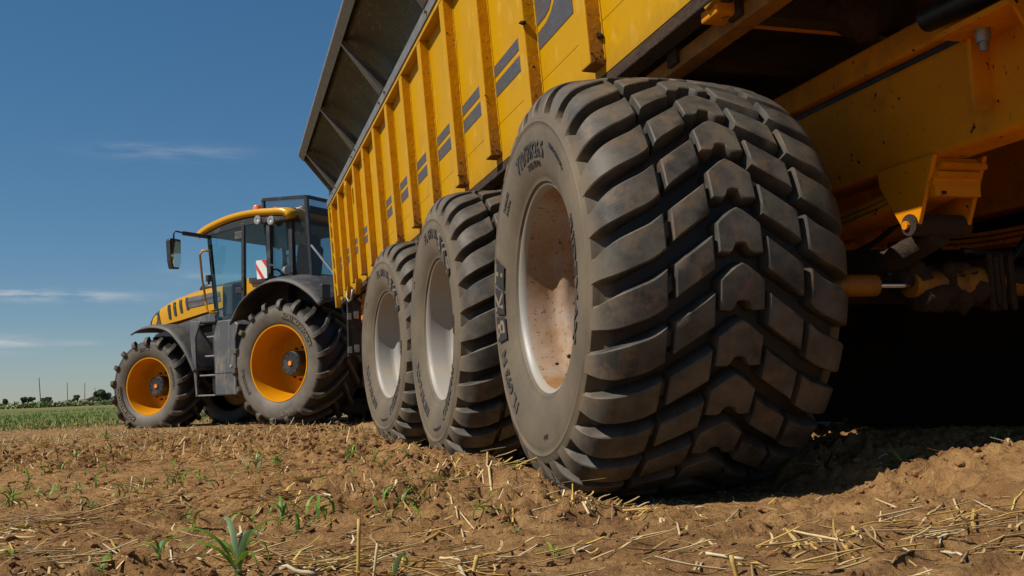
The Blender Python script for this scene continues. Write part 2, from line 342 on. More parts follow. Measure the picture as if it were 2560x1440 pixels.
def ground_mat():
    m = mat('field_soil', (.3, .18, .1), .95, spec=.15); n, l = m.node_tree.nodes, m.node_tree.links; b = n['Principled BSDF']
    ge = n.new('ShaderNodeNewGeometry'); pos = ge.outputs['Position']
    def noise(s, d=6, r=.62, st=None):
        x = n.new('ShaderNodeTexNoise'); x.inputs['Scale'].default_value = s; x.inputs['Detail'].default_value = d; x.inputs['Roughness'].default_value = r
        if st:
            mp_ = n.new('ShaderNodeMapping'); mp_.inputs['Scale'].default_value = st; l.new(pos, mp_.inputs[0]); l.new(mp_.outputs[0], x.inputs[0])
        else: l.new(pos, x.inputs[0])
        return x.outputs[0]
    def mr(v, a, c, lo=0., hi=1.):
        x = n.new('ShaderNodeMapRange'); x.inputs[1].default_value = a; x.inputs[2].default_value = c; x.inputs[3].default_value = lo; x.inputs[4].default_value = hi; l.new(v, x.inputs[0]); return x.outputs[0]
    def mth(op, a, c):
        x = n.new('ShaderNodeMath'); x.operation = op
        for i, v in ((0, a), (1, c)):
            if isinstance(v, (int, float)): x.inputs[i].default_value = v
            else: l.new(v, x.inputs[i])
        return x.outputs[0]
    def mix(k, a, c):
        x = n.new('ShaderNodeMixRGB')
        for i, v in ((0, k), (1, a), (2, c)):
            if isinstance(v, (int, float)): x.inputs[i].default_value = v
            elif isinstance(v, tuple): x.inputs[i].default_value = (*v, 1)
            else: l.new(v, x.inputs[i])
        return x.outputs[0]
    c = mix(mr(noise(1.1, 5), .35, .65), (.215, .110, .042), (.41, .224, .086))
    c = mix(mr(noise(9, 7), .42, .72), c, (.49, .285, .115))
    c = mix(mr(noise(34, 7, .7), .50, .68, 0, .75), c, (.14, .066, .027))
    c = mix(mr(noise(130, 3), .62, .70, 0, .6), c, (.56, .37, .21))
    # mid field: straw litter; farther: green regrowth and bare strips
    dv = n.new('ShaderNodeVectorMath'); dv.operation = 'DISTANCE'; l.new(pos, dv.inputs[0]); dv.inputs[1].default_value = tuple(CAM)
    dist = dv.outputs['Value']; wob = mth('MULTIPLY', mth('SUBTRACT', noise(.16, 4), .5), 1.1)
    ld = mth('ADD', mth('LOGARITHM', dist, 10), wob)
    stw = mth('MULTIPLY', mr(ld, .62, 1.0), mr(noise(5, 7, .7), .35, .62, .15, .8))
    c = mix(stw, c, (.27, .17, .075))
    grn = mth('MULTIPLY', mr(ld, 1.27, 1.42), mr(noise(.35, 6, .7), .30, .48))
    c = mix(grn, c, (.115, .145, .035))
    c = mix(mr(ld, 2.05, 2.2), c, (.26, .17, .085))
    l.new(c, b.inputs['Base Color'])
    bp = n.new('ShaderNodeBump'); bp.inputs['Strength'].default_value = 1.0; bp.inputs['Distance'].default_value = .022
    l.new(mth('ADD', noise(55, 8, .7), mth('MULTIPLY', noise(16, 6, .6), 1.3)), bp.inputs['Height']); l.new(bp.outputs[0], b.inputs['Normal'])
    return m
M['soil'] = ground_mat()
gme = grid_mesh('ground', X, Y, Z)
tag(link('ground', gme, M['soil']), 'reddish brown tilled field soil with clods and ruts', 'ground', kind='structure')
del X, Y, Z

# ------------------------------------------------------------------ tyres (one height-mapped mesh per kind)
def catmull(pts, n):
    P = np.array(pts, float); P = np.vstack([2*P[0]-P[1], P, 2*P[-1]-P[-2]]); out = []
    for i in range(1, len(P)-2):
        for t in np.linspace(0, 1, 24, endpoint=False):
            a, b, c, d = P[i-1], P[i], P[i+1], P[i+2]
            out.append(.5*((2*b)+(-a+c)*t+(2*a-5*b+4*c-d)*t*t+(-a+3*b-3*c+d)*t**3))
    out.append(P[-2]); out = np.array(out); s = np.r_[0, np.cumsum(np.hypot(*np.diff(out, axis=0).T))]
    q = np.linspace(0, s[-1], n); return np.stack([np.interp(q, s, out[:, 0]), np.interp(q, s, out[:, 1])], 1)
def tyre_mesh(name, half, N, nt, Rout, carcass, lugs, ring=None, sub=5, dust=(.55, .66)):
    """half: (x, r) outer skin from bead to crown. carcass(A): offset of the casing from the skin.
    lugs: list of (columns [(w, s_lo, s_hi)], top(A), shift in pitches)"""
    full = [(-x, r) for x, r in half] + [(x, r) for x, r in half[::-1][1:]]
    pr = catmull(full, 400); tan = np.gradient(pr, axis=0); tan /= np.hypot(*tan.T)[:, None]; nor = np.stack([-tan[:, 1], tan[:, 0]], 1)
    if nor[200, 1] < 0: nor = -nor
    sl = np.r_[0, np.cumsum(np.hypot(*np.diff(pr, axis=0).T))]; wq = sl-sl[-1]/2; HL = sl[-1]/2
    P = 2*math.pi*Rout/N
    def S(w, s, h):
        x = np.interp(w, wq, pr[:, 0])+np.interp(w, wq, nor[:, 0])*h; r = np.interp(w, wq, pr[:, 1])+np.interp(w, wq, nor[:, 1])*h; t = s/Rout
        return np.stack([x, -r*np.cos(t), r*np.sin(t)], -1)
    VV, FF, WW = [], [], []; n0 = 0
    na = N*sub; w = np.linspace(-HL, HL, nt); A_ = np.abs(w)
    Wg, Sg = np.meshgrid(w, np.arange(na)/na*2*math.pi*Rout); off = carcass(np.abs(Wg))+(ring(np.abs(Wg)) if ring else 0)
    VV.append(S(Wg, Sg, off).reshape(-1, 3)); i = np.arange(na)[:, None]; j = np.arange(nt-1)[None, :]; i2 = (i+1) % na
    FF.append(np.stack([i*nt+j, i2*nt+j, i2*nt+j+1, i*nt+j+1], -1).reshape(-1, 4)); n0 = na*nt
    sd = sstep(HL*dust[0], HL*dust[1], np.abs(Wg)); gr = (carcass(np.abs(Wg)) > -.003)*.0
    WW.append(np.stack([sd, gr+.05, 0*sd], -1).reshape(-1, 3))
    rl = np.random.default_rng(2)
    for cols, top, shift in lugs:
        C_ = np.array(cols, float); nw = len(C_); ns = 4; e = .0045; flip = C_[-1, 0] < C_[0, 0]
        sg = -1 if flip else 1
        wi = C_[:, 0].copy(); wi[0] += e*sg; wi[-1] -= e*sg
        T = np.linspace(0, 1, ns)
        gw = np.repeat(wi[:, None], ns, 1); gs = (C_[:, 1]+e)[:, None]*(1-T)+(C_[:, 2]-e)[:, None]*T
        nw_ = np.repeat(C_[:, 0][:, None], ns, 1); nsr = C_[:, 1][:, None]*(1-T)+C_[:, 2][:, None]*T
        loop = [(a, 0) for a in range(nw)]+[(nw-1, k) for k in range(1, ns)]+[(a, ns-1) for a in range(nw-2, -1, -1)]+[(0, k) for k in range(ns-2, 0, -1)]
        li = np.array([a*ns+k for a, k in loop]); o = np.stack([nw_.ravel()[li], nsr.ravel()[li]], 1)
        tg = np.roll(o, -1, 0)-np.roll(o, 1, 0); tg /= np.hypot(*tg.T)[:, None]; on = np.stack([tg[:, 1], -tg[:, 0]], 1)
        if flip: on = -on
        o2 = o+on*.009; L = len(li)
        f = [(a*ns+k, (a+1)*ns+k, (a+1)*ns+k+1, a*ns+k+1) for a in range(nw-1) for k in range(ns-1)]
        m = nw*ns; f += [(li[q], li[(q+1) % L], m+(q+1) % L, m+q) for q in range(L)]; f = [tuple(reversed(x)) for x in f[-L:]] and f
        f2 = [(m+q, m+(q+1) % L, m+L+(q+1) % L, m+L+q) for q in range(L)]
        top_f = np.array(f[:-L]); wall = np.array([tuple(reversed(x)) for x in f[-L:]]+[tuple(reversed(x)) for x in f2])
        allf = np.concatenate([top_f, wall]);
        if not flip: allf = allf[:, ::-1]
        wv = np.zeros((m+2*L, 3)); wv[:m, 1] = 1; wv[m:m+L, 1] = .85; wv[m+L:, 1] = .1
        allw = np.r_[gw.ravel(), o[:, 0], o2[:, 0]]; wv[:, 0] = sstep(HL*dust[0], HL*dust[1], np.abs(allw))
        for k in range(N):
            dz = rl.normal(0, .0008); sh_ = (k+shift)*P
            h = np.r_[top(np.abs(gw.ravel()))+dz, top(np.abs(o[:, 0]))-e*.7+dz, carcass(np.abs(o2[:, 0]))-.004]
            VV.append(S(allw, np.r_[gs.ravel(), o[:, 1], o2[:, 1]]+sh_, h)); FF.append(allf+n0); WW.append(wv); n0 += m+2*L
    V = np.concatenate(VV).astype(np.float32); F = np.concatenate(FF).astype(np.int32); WA = np.concatenate(WW)
    me = bpy.data.meshes.new(name); me.vertices.add(len(V)); me.vertices.foreach_set('co', V.ravel()); me.loops.add(F.size); me.loops.foreach_set('vertex_index', F.ravel())
    me.polygons.add(len(F)); me.polygons.foreach_set('loop_start', np.arange(0, F.size, 4, dtype=np.int32)); me.polygons.foreach_set('use_smooth', np.ones(len(F), bool)); me.update(calc_edges=True)
    me.set_sharp_from_angle(angle=R(34))
    ca = me.color_attributes.new('wear', 'FLOAT_COLOR', 'POINT'); ca.data.foreach_set('color', np.c_[WA, np.ones(len(WA))].astype(np.float32).ravel())
    def side(rq):                        # outer sidewall x at radius rq
        k = pr[:200]; o = np.argsort(k[:, 1]); return float(np.interp(rq, k[o, 1], k[o, 0]))
    return me, side
def flot_lugs():
    def line(a): return -.70*a if a < .26 else -.70*.26-.42*(a-.26)
    out = []; z = lambda a: 0*a
    cw = [-.068, -.055, -.036, -.027, -.017, -.008, 0, .008, .017, .027, .036, .055, .068]
    out.append(([(w, float(np.interp(abs(w), [0, .017, .027, .036, .068], [-.034, -.038, -.058, -.064, -.062])), float(np.interp(abs(w), [0, .02, .068], [.070, .060, .022]))) for w in cw], z, .5))
    for sd in (1, -1):
        out.append(([(sd*a, line(a)-.049, line(a)+.043) for a in np.linspace(.082, .196, 6)], z, .5))
        out.append(([(sd*a, line(a)-.058+.014*float(sstep(.34, .46, a)), line(a)+.046-.010*float(sstep(.34, .46, a))) for a in np.linspace(.218, .475, 15)], z, .5))
        out.append(([(sd*a, line(a)-.030, line(a)+.024) for a in (.170, .190, .215, .240)], lambda a: -.026+0*a, .5))
    return out
FLOT_HALF = [(.345, .350), (.365, .368), (.388, .415), (.400, .475), (.402, .535), (.394, .594), (.372, .645), (.328, .679), (.245, .699), (.12, .710), (0, .713)]
FLOT, flot_side0 = tyre_mesh('tyre', FLOT_HALF, 28, 170, .713, lambda A: -(.050-.012*sstep(.34, .44, A))*(1-sstep(.432, .458, A)), flot_lugs(),
    lambda A: .004*np.exp(-((A-.478)/.004)**2)-.004*np.exp(-((A-.492)/.004)**2)+.0035*np.exp(-((A-.68)/.004)**2)+.0035*np.exp(-((A-.695)/.004)**2)+.0035*np.exp(-((A-.71)/.004)**2), 8)
FLOT_OFF = .045
def flot_side(r): return flot_side0(r)+FLOT_OFF
def bar_lugs(Wd, depth):
    def line(a): return -.85*Wd*(1-(1-min(1, max(0, a/Wd)))**1.5)
    out = []; tp_ = lambda a: depth*(1-.25*sstep(Wd*.85, Wd, a))
    for sd, shf in ((1, 0.0), (-1, .5)):
        out.append(([(sd*a, line(a)-.026-.016*a/Wd, line(a)+.026+.014*a/Wd) for a in np.linspace(-.015, Wd, 16)], tp_, shf))
    return out
REAR_HALF = [(.40, .548), (.425, .575), (.45, .64), (.462, .71), (.458, .765), (.440, .815), (.395, .853), (.28, .873), (0, .886)]
TR_REAR, rear_side = tyre_mesh('tyre', REAR_HALF, 18, 70, .95, lambda A: 0*A, bar_lugs(.49, .068), lambda A: -.004*np.exp(-((A-.535)/.005)**2), 8, (.62, .68))
FRONT_HALF = [(.28, .458), (.300, .48), (.325, .54), (.335, .60), (.331, .65), (.315, .697), (.28, .727), (.19, .748), (0, .758)]
TR_FRONT, front_side = tyre_mesh('tyre', FRONT_HALF, 17, 60, .82, lambda A: 0*A, bar_lugs(.375, .062), lambda A: -.004*np.exp(-((A-.42)/.005)**2), 8, (.60, .68))
def arc_mesh(name, txt, size, radius, ang, side, lift=.004, flip=False, spacing=1.0, xs=1.0, box=None):
    """letters wrapped on a sidewall (outer face -x). ang: clock angle in degrees seen from outside, 0 = top, clockwise"""
    vs, fs, bd = text_mesh(txt, size, spacing)
    mb = MB()
    def place(u, v, dx):
        if flip: u, v = -u, -v
        rr = radius+v; th = R(ang)+u*xs/radius
        x = side(rr)-dx
        # seen from outside (-x looking to +x) +y is on the LEFT: clockwise from top goes to -y
        return (x, -rr*math.sin(th), rr*math.cos(th))
    if box:
        n = 14; hw, hh, sk = box
        rows = [[place((-hw+2*hw*i/n)/xs+sk*(j*2-1), -hh+2*hh*j, .008) for i in range(n+1)] for j in (0, .25, .5, .75, 1)]
        plate = MB().sheet(rows)
    else: plate = None
    k = len(vs); mb.v = [place(u, v, lift+(.004 if box else 0)) for u, v in vs]+[place(u, v, -.006) for u, v in vs]
    mb.f = [tuple(f) for f in fs]+[(a, b, b+k, a+k) for a, b in bd]
    return mb, plate

# ------------------------------------------------------------------ trailer
M['runner'] = mat('muddy_yellow_shade', (.40, .15, .002), .6, var=.3, vscale=3, dust=((.05, .027, .013), .42, 5), bump=(25, .4, .01))  # muddy yellow with the dimness of the underside mixed into the colour
TRL = Vector((1.63, 4.4, -.05))
trailer = empty('silage_trailer', TRL)
tag(trailer, 'long yellow ribbed farm trailer with dark flared top on three muddy axles', 'trailer')
XC = 1.63
def sx(z, off=0.0): return .35+off-.06*(z-1.5)          # outer face of the ribs; the side leans out upwards
def tp(mb, name, m, parent=trailer, **k):
    if parent is trailer: k.setdefault('loc', -TRL)
    return mb.build(name, m, parent, **k)
def slab(y0, y1, z0, z1, o0, o1):
    return MB().hexa([(sx(z0, o0), y0, z0), (sx(z0, o1), y0, z0), (sx(z0, o1), y1, z0), (sx(z0, o0), y1, z0)],
                     [(sx(z1, o0), y0, z1), (sx(z1, o1), y0, z1), (sx(z1, o1), y1, z1), (sx(z1, o0), y1, z1)])
YR, YF, ZB, ZT = -1.75, 9.62, 1.555, 2.79
YX = -.40
RIB0, RIBD, RIBW, NR = .372, .743, .105, 13
PO = .065
for z0, z1 in ((ZB, 1.7605), (1.7635, ZT+.03)):
    tp(slab(YR, YF, z0, z1, PO, PO+.008), 'side_plate', M['yellow'])
tp(slab(YR+.01, YF-.01, ZB+.01, ZT, PO+.0085, PO+.03), 'backing_plate', M['seam'])
# mirrored far side
mr_ = MB()
for q in (slab(YR, YF, ZB, ZT+.12, PO, PO+.03),): mr_.add([(2*XC-a, b, c) for a, b, c in q.v], q.f)
tp(mr_, 'side_plate', M['yellow'])
# ribs: one mesh, its rear face muddy and tinted orange for bounced light
rb = MB(); z0, z1 = 1.588, ZT
pro = [(0, 0), (0, RIBW)]
rb.hexa([(sx(z0), 0, z0), (sx(z0, PO-.001), -.006, z0), (sx(z0, PO-.001), RIBW+.006, z0), (sx(z0), RIBW, z0)], [(sx(z1), 0, z1), (sx(z1, PO-.001), -.006, z1), (sx(z1, PO-.001), RIBW+.006, z1), (sx(z1), RIBW, z1)])
rib = tp(rb, 'rib', M['yellow'], bevel=.005, loc=(-TRL.x, RIB0-TRL.y, -TRL.z))
rib.data.materials.append(M['yellow_muddy_bounce'])
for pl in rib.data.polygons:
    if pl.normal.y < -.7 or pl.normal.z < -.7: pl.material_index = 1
wb = MB(); rr_ = random.Random(3); zz = np.linspace(1.60, ZT-.01, 70)
wb.tube([(sx(z, PO-.002), -.008, z) for z in zz], [.003+.0035*rr_.random()**2 for _ in zz], 6)
weld = wb.build('weld_bead', M['yellow'], rib, smooth='all')
for i in range(1, NR):
    c = rib.copy(); COL.objects.link(c); c.parent = trailer; c.location = (-TRL.x, RIB0+i*RIBD-TRL.y, -TRL.z)
    if i < 8:
        w_ = weld.copy(); COL.objects.link(w_); w_.parent = c
ribs_y = [RIB0+i*RIBD for i in range(NR)]
tp(slab(YR, YF+.06, ZT, ZT+.035, -.002, PO+.002), 'top_beam', M['yellow'], bevel=.004)
tp(slab(YR, YF+.06, ZT+.035, ZT+.118, -.012, .20), 'top_rail', M['rail'], bevel=.004)
for y in (2.2, 3.0, 4.75, 5.05, 6.7, 7.0, 8.55, 8.9):
    tp(MB().lathe([(sx(2.87, -.03), 0.0), (sx(2.87, -.03), .014), (sx(2.87, -.008), .016)], 8, (0, y, 2.865)), 'rail_bolt', M['galv'])
# front corner post with sloping stiffeners
tp(slab(YF-.02, YF+.09, ZB-.09, ZT, .0, PO), 'corner_post', M['yellow'], bevel=.005)
for k in range(6):
    z = 1.66+k*.205
    tp(MB().hexa([(sx(z), ribs_y[-1]+RIBW, z), (sx(z, PO), ribs_y[-1]+RIBW, z), (sx(z, PO), YF-.02, z+.11), (sx(z), YF-.02, z+.11)],
                 [(sx(z), ribs_y[-1]+RIBW, z+.012), (sx(z, PO), ribs_y[-1]+RIBW, z+.012), (sx(z, PO), YF-.02, z+.122), (sx(z), YF-.02, z+.122)]), 'stiffener', M['yellow'])
tp(MB().box(sx(2.1)+.09, 2*XC-sx(2.1)-.09, YF, YF+.04, ZB, 3.1), 'front_bulkhead', M['yellow'])
# flared dark extension
prof = [(.405, 2.912), (.388, 2.99), (.342, 3.09), (.262, 3.20), (.145, 3.295), (.022, 3.352), (-.08, 3.376)]
GY = [8.78, 6.86, 4.93, 3.0, 1.07, -.86]
yy = np.linspace(YR, 9.15, 160); rows = []
for y in yy:
    row = []
    for k, (a, b) in enumerate(prof):
        t = k/(len(prof)-1); j = max(i for i in range(len(GY)) if GY[i] >= y-2) if False else 0
        ph = (y-8.78)/1.93; bul = .030*math.sin(math.pi*t)*abs(math.sin(math.pi*ph))+.006*float(fbm(np.array(y*1.3), np.array(t*2.0), 2))
        row.append((a-bul*.77, y, b-bul*.64))
    rows.append(row)
tp(MB().sheet(rows), 'extension_panel', M['dark_panel'], smooth='all', solid=.006)
tp(MB().hexa([(-.085, YR, 3.325), (-.150, YR, 3.40), (-.150, YR, 3.44), (-.075, YR, 3.40)], [(-.085, 9.17, 3.325), (-.150, 9.17, 3.40), (-.150, 9.17, 3.44), (-.075, 9.17, 3.40)]), 'extension_lip', M['gusset'], bevel=.004)
for y in GY:
    h0, h1 = .105, .014
    tp(MB().hexa([(.246, y-h0*.7, 2.911), (.246, y+h0*.7, 2.911), (.415, y+h0*.3, 2.915), (.415, y-h0*.3, 2.915)], [(-.098, y-h1, 3.338), (-.098, y+h1, 3.338), (-.06, y+h1, 3.368), (-.06, y-h1, 3.368)]), 'gusset', M['gusset'], bevel=.003)
tp(MB().hexa([(.27, 9.15, 2.91), (.33, 9.15, 2.91), (-.03, 9.15, 3.42), (-.13, 9.15, 3.40)], [(.27, 9.17, 2.91), (.33, 9.17, 2.91), (-.03, 9.17, 3.42), (-.13, 9.17, 3.40)]), 'end_plate', M['gusset'])
tp(MB().box(.28, .34, 9.30, 9.60, 2.905, 3.18), 'corner_plate', M['black_steel'])
# sill, floor and cross members
tp(MB().box(sx(ZB, PO)+.0, .49, YR, YF, ZB-.052, ZB-.002), 'side_sill', M['mud_caked_shade'], bevel=.006)
tp(MB().box(.48, 2.78, YR, YF, ZB+.002, ZB+.03), 'floor_plate', M['mud_caked_shade'])
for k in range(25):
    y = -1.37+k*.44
    tp(MB().box(.50, 2.76, y, y+.07, ZB-.10, ZB), 'floor_crossmember', M['mud_caked_shade'])
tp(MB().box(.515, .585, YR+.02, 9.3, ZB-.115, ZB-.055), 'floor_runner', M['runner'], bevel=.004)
tp(MB().box(sx(1.5, PO)+.02, 2.84, YX-.06, YX+.045, 1.468, 1.553), 'rear_crossbeam', M['yellow_under_bounce'], bevel=.008)
tp(MB().prism([(YX-.15, 1.515), (YX-.02, 1.490), (YX+.03, 1.553), (YX-.16, 1.553)], 'x', sx(1.5, PO+.002), sx(1.5, PO+.03)), 'hinge_plate', M['yellow'], bevel=.004)
def lump(cx, cy, cz, rx, ry, rz, seed, n=3):
    b = bmesh.new(); bmesh.ops.create_icosphere(b, subdivisions=n, radius=1); q = []
    for v in b.verts:
        p = v.co; a = 1+.55*float(fbm(np.array(p.x*2.1+seed), np.array(p.y*2.1+p.z*1.7+seed*2), 3))
        q.append((cx+p.x*a*rx, cy+p.y*a*ry, cz+p.z*a*rz))
    b.verts.index_update(); f = [tuple(v.index for v in fc.verts) for fc in b.faces]; b.free()
    return q, f
mb = MB()
for k in range(9): mb.add(*lump(.95+.13*random.random()*k*.55, YX-.07, 1.50+.09*random.random(), .13, .06, .075, k))
tp(mb, 'mud_clump', M['mud_caked_shade'], smooth='all')
# chassis rails
for sgn in (1, -1):
    f_ = (lambda x: x) if sgn > 0 else (lambda x: 2*XC-x)
    def bx_(a, b, *r): return MB().box(min(f_(a), f_(b)), max(f_(a), f_(b)), *r)
    tp(bx_(1.05, 1.19, -1.55, 9.9, .98, 1.300), 'chassis_rail', M['yellow_under_bounce'], bevel=.018)
    tp(bx_(1.02, 1.17, -1.50, 9.4, 1.318, 1.412), 'tipping_rail', M['yellow_under_bounce'], bevel=.012)
    tp(bx_(1.06, 1.16, -1.45, 9.3, 1.299, 1.319), 'rail_gap_strip', M['black_steel'])  # added black strip standing for the dark gap between the rails
    tp(bx_(1.0, 1.25, .3, 9.2, 1.412, 1.46), 'body_bearer', M['mud_caked_shade'])
# rail end bracket with bolt and ram
tp(MB().box(.90, 1.05, -1.12, -.86, 1.262, 1.280), 'bracket_plate', M['yellow_under_bounce'], bevel=.003)
tp(MB().prism([(-.90, 1.262), (-.885, 1.262), (-.885, 1.06), (-.897, 1.05)], 'x', .985, 1.05), 'bracket_fin', M['yellow_under_bounce'])
tp(MB().prism([(.93, 1.262), (1.05, 1.262), (1.05, 1.07)], 'y', -1.115, -1.105), 'bracket_fin', M['yellow_under_bounce'])
tp(MB().lathe([(1.20, 0), (1.20, .012), (1.225, .0125), (1.225, .020), (1.262, .021), (1.262, 0)], 12, (.975, -.955, 0), 'z'), 'bolt', M['galv'], smooth=30)
tp(MB().tube([(.95, -.78, 1.36), (.95, -1.5, 1.33)], .04, 14), 'hydraulic_ram', M['black_steel'], smooth=30)
# wheels
RIMP = [(-.298, .366), (-.308, .362), (-.313, .355), (-.308, .346), (-.288, .340), (-.215, .332), (-.190, .329), (-.176, .318), (-.168, .300), (-.158, .287), (-.140, .281), (-.060, .284), (.060, .282), (.085, .274), (.095, .255), (.093, .235), (.075, .16), (.075, .115), (.04, .110), (.03, .09), (.03, 0)]
rim_me = {}
for key in ('rim_silver', 'rim_light'):
    q = MB().lathe(RIMP, 96); me = bpy.data.meshes.new('rim'); me.from_pydata(q.v, [], q.f); me.update()
    b_ = bmesh.new(); b_.from_mesh(me); bmesh.ops.remove_doubles(b_, verts=b_.verts, dist=1e-5); bmesh.ops.recalc_face_normals(b_, faces=b_.faces); b_.to_mesh(me); b_.free()
    me.polygons.foreach_set('use_smooth', [True]*len(me.polygons)); me.set_sharp_from_angle(angle=R(45)); me.materials.append(M[key]); me.materials.append(M['rim_light'])
    for pl in me.polygons:
        if pl.center.yz.length > .338 and pl.center.x < -.28: pl.material_index = 1
    rim_me[key] = me
FLOT.materials.append(M['tyre'])
letters = []
def add_letter(spec, mname='letter'):
    mb, plate = spec
    if plate is not None:
        letters.append(('logo_plate', plate, 'plate')); letters.append(('logo_letter', mb, 'letter_dusty'))
    else: letters.append(('lettering', mb, mname))
for k, ch in enumerate('BKT'):
    add_letter(arc_mesh('l', ch, .108, .470, 270+(k-1)*13.0, flot_side, .005, xs=1.05, box=(.048, .044, .009)))
add_letter(arc_mesh('l', '710/50R26.5', .072, .468, 2, flot_side, .004, xs=.92))
add_letter(arc_mesh('l', 'STEEL BELTED', .024, .422, 5, flot_side, .003))
add_letter(arc_mesh('l', 'FL 693 M', .066, .485, 230, flot_side, .004, xs=1.15))
add_letter(arc_mesh('l', 'RIDEMAX', .060, .450, 92, flot_side, .004, xs=1.5))
add_letter(arc_mesh('l', 'TUBELESS', .022, .485, 318, flot_side, .003))
add_letter(arc_mesh('l', 'RADIAL', .022, .455, 318, flot_side, .003))
add_letter(arc_mesh('l', 'MAX LOAD 7300 kg', .020, .50, 40, flot_side, .003))
add_letter(arc_mesh('l', '171 D', .020, .50, 170, flot_side, .003))
def mesh_of(mb, name, m):
    me = bpy.data.meshes.new(name); me.from_pydata(mb.v, [], mb.f); me.update(); me.materials.append(m); return me
letters = [(n_, mesh_of(q, n_, M[mm])) for n_, q, mm in letters]
def make_wheel(name, parent, loc, roll, steer, rim, tyre, lets):
    w = bpy.data.objects.new(name, rim); COL.objects.link(w); w.parent = parent; w.location = loc; w.rotation_euler = (roll, 0, steer)
    t = bpy.data.objects.new('tyre', tyre); COL.objects.link(t); t.parent = w; t.location = (FLOT_OFF if tyre is FLOT else 0, 0, 0)
    for n_, me in lets:
        o = bpy.data.objects.new(n_, me); COL.objects.link(o); o.parent = w
    return w
SP = 1.6711
# roll turns the wheel about its axle; positive = clockwise seen from the outer side
for i, (dz, st, roll, key) in enumerate(((0, -.0439, 0, 'rim_silver'), (-.0246, 0, R(133), 'rim_light'), (-.0137, .0989, R(137), 'rim_light'))):
    make_wheel('wheel', trailer, Vector((.305, i*SP, .65+dz))-TRL, roll, st, rim_me[key], FLOT, letters)
    make_wheel('wheel', trailer, Vector((2*XC-.305, i*SP, .65+dz))-TRL, roll+.2, math.pi+st, rim_me[key], FLOT, [])
    y = i*SP
    tp(MB().box(.62, 2*XC-.62, y-.07, y+.07, .585, .725), 'axle_beam', M['mud_caked_shade'], bevel=.02)
    tp(MB().lathe([(.62, .0), (.62, .19), (.48, .20), (.44, .12)], 24, (0, y, .65)), 'brake_drum', M['mud_caked_shade'], smooth=40)
    for xx in (1.05, 2*XC-1.25):
        pl = [(y-.396, .99), (y-.40, .935), (y-.505, .765), (y-.53, .750), (y-.559, .760), (y-.66, .985)]
        for a in (0, .19):
            tp(MB().prism(pl, 'x', xx-.012+a, xx+.004+a), 'spring_hanger', M['yellow_under_bounce'], bevel=.003)
        tp(MB().box(xx+.004, xx+.178, y-.635, y-.615, .86, .98), 'hanger_plate', M['yellow_under_bounce'])
        for q in range(3):
            tp(MB().sheet([[(xx+.02-.012*q, y+t, .895-.024*q-.10*(1-(t/.62)**2)*(.6)+.05) for t in np.linspace(-.66+.012*q, .62-.1*q, 14)], [(xx+.165+.012*(2-q), y+t, .895-.024*q-.10*(1-(t/.62)**2)*(.6)+.05) for t in np.linspace(-.66+.012*q, .62-.1*q, 14)]]), 'leaf_spring', M['yellow_under_bounce'], solid=.016)
        tp(MB().tube([(xx-.02, y-.535, .785), (xx+.20, y-.535, .785)], .035, 14), 'spring_bush', M['mud_caked_shade'], smooth=30)
        tp(MB().lathe([(xx-.030, 0), (xx-.030, .014), (xx-.012, .014)], 8, (0, y-.527, .785)), 'hanger_bolt', M['yellow_under_bounce'])
        tp(MB().tube([(xx+.09, y-.535, .76), (xx+.09, y-.3, .70), (xx+.08, y, .74)], .045, 12), 'radius_arm', M['mud_caked_shade'], smooth=40)
for y in (-.35,):
    tp(MB().tube([(.80, y, .613), (.90, y, .613), (.92, y, .613), (1.03, y, .613)], [.022, .022, .037, .037], 12), 'tie_rod_end', M['runner'], smooth=40)
    tp(MB().tube([(1.03, y, .613), (1.19, y, .613)], .012, 12), 'cylinder_rod', M['chrome'], smooth=40)
    tp(MB().tube([(1.17, y, .615), (1.36, y, .617), (1.37, y, .617), (1.55, y, .62), (1.56, y, .62), (2.5, y, .632)], [.045, .045, .06, .06, .048, .048], 16), 'steering_cylinder', M['runner'], smooth=30)
    for x in (1.47, 1.53): tp(MB().box(x-.008, x+.008, y-.075, y+.05, .54, .70), 'clamp_flange', M['mud_caked_shade'])
    for x in (1.455, 1.50, 1.545): tp(MB().tube([(x, y-.06, .52), (x, y-.06, .71)], .011, 8), 'clamp_bolt', M['mud_caked_shade'])
    mb = MB(); ra = random.Random(9)
    for k in range(22): mb.add(*lump(1.18+.4*ra.random(), y+.06*ra.random()-.02, .56+.11*ra.random(), .03+.05*ra.random(), .05, .03+.03*ra.random(), k, 2))
    tp(mb, 'caked_mud', M['mud_caked_shade'], smooth='all'); mb = MB()
    for k in range(10): mb.add(*lump(.78+.14*ra.random(), y+.15, .45+.22*ra.random(), .06, .06, .07, k+40, 2))
    tp(mb, 'caked_mud', M['mud_caked_shade'], smooth='all')
    tp(MB().tube([(.80, y+.02, .62), (.83, y+.02, .68), (.88, y+.02, .69)], .012, 8), 'grease_pipe', M['yellow_under_bounce'])
ra = random.Random(4)
for k, (a, b_) in enumerate((((1.12, -.30, .66), (2.2, -.2, .86)), ((1.45, -.3, .74), (2.4, -.1, 1.0)), ((1.5, -.25, .70), (2.0, -.25, 1.2)), ((.9, .2, .95), (1.8, .3, 1.05)))):
    a, b_ = Vector(a), Vector(b_); pts = [a.lerp(b_, t)+Vector((0, 0, (-.10 if k < 2 else -.2)*math.sin(math.pi*t))) for t in np.linspace(0, 1, 16)]
    tp(MB().tube(pts, .013, 8), 'hydraulic_hose', M['hose'], smooth='all')
tp(MB().box(2.44, 2.47, -1.6, 9.3, .04, 1.5), 'added_dark_board', M['shade_black'])  # added board, put in to keep the space under the trailer black
tp(MB().box(.47, 2.8, YR-.03, YR, 1.5, 2.9), 'tailgate', M['yellow'])
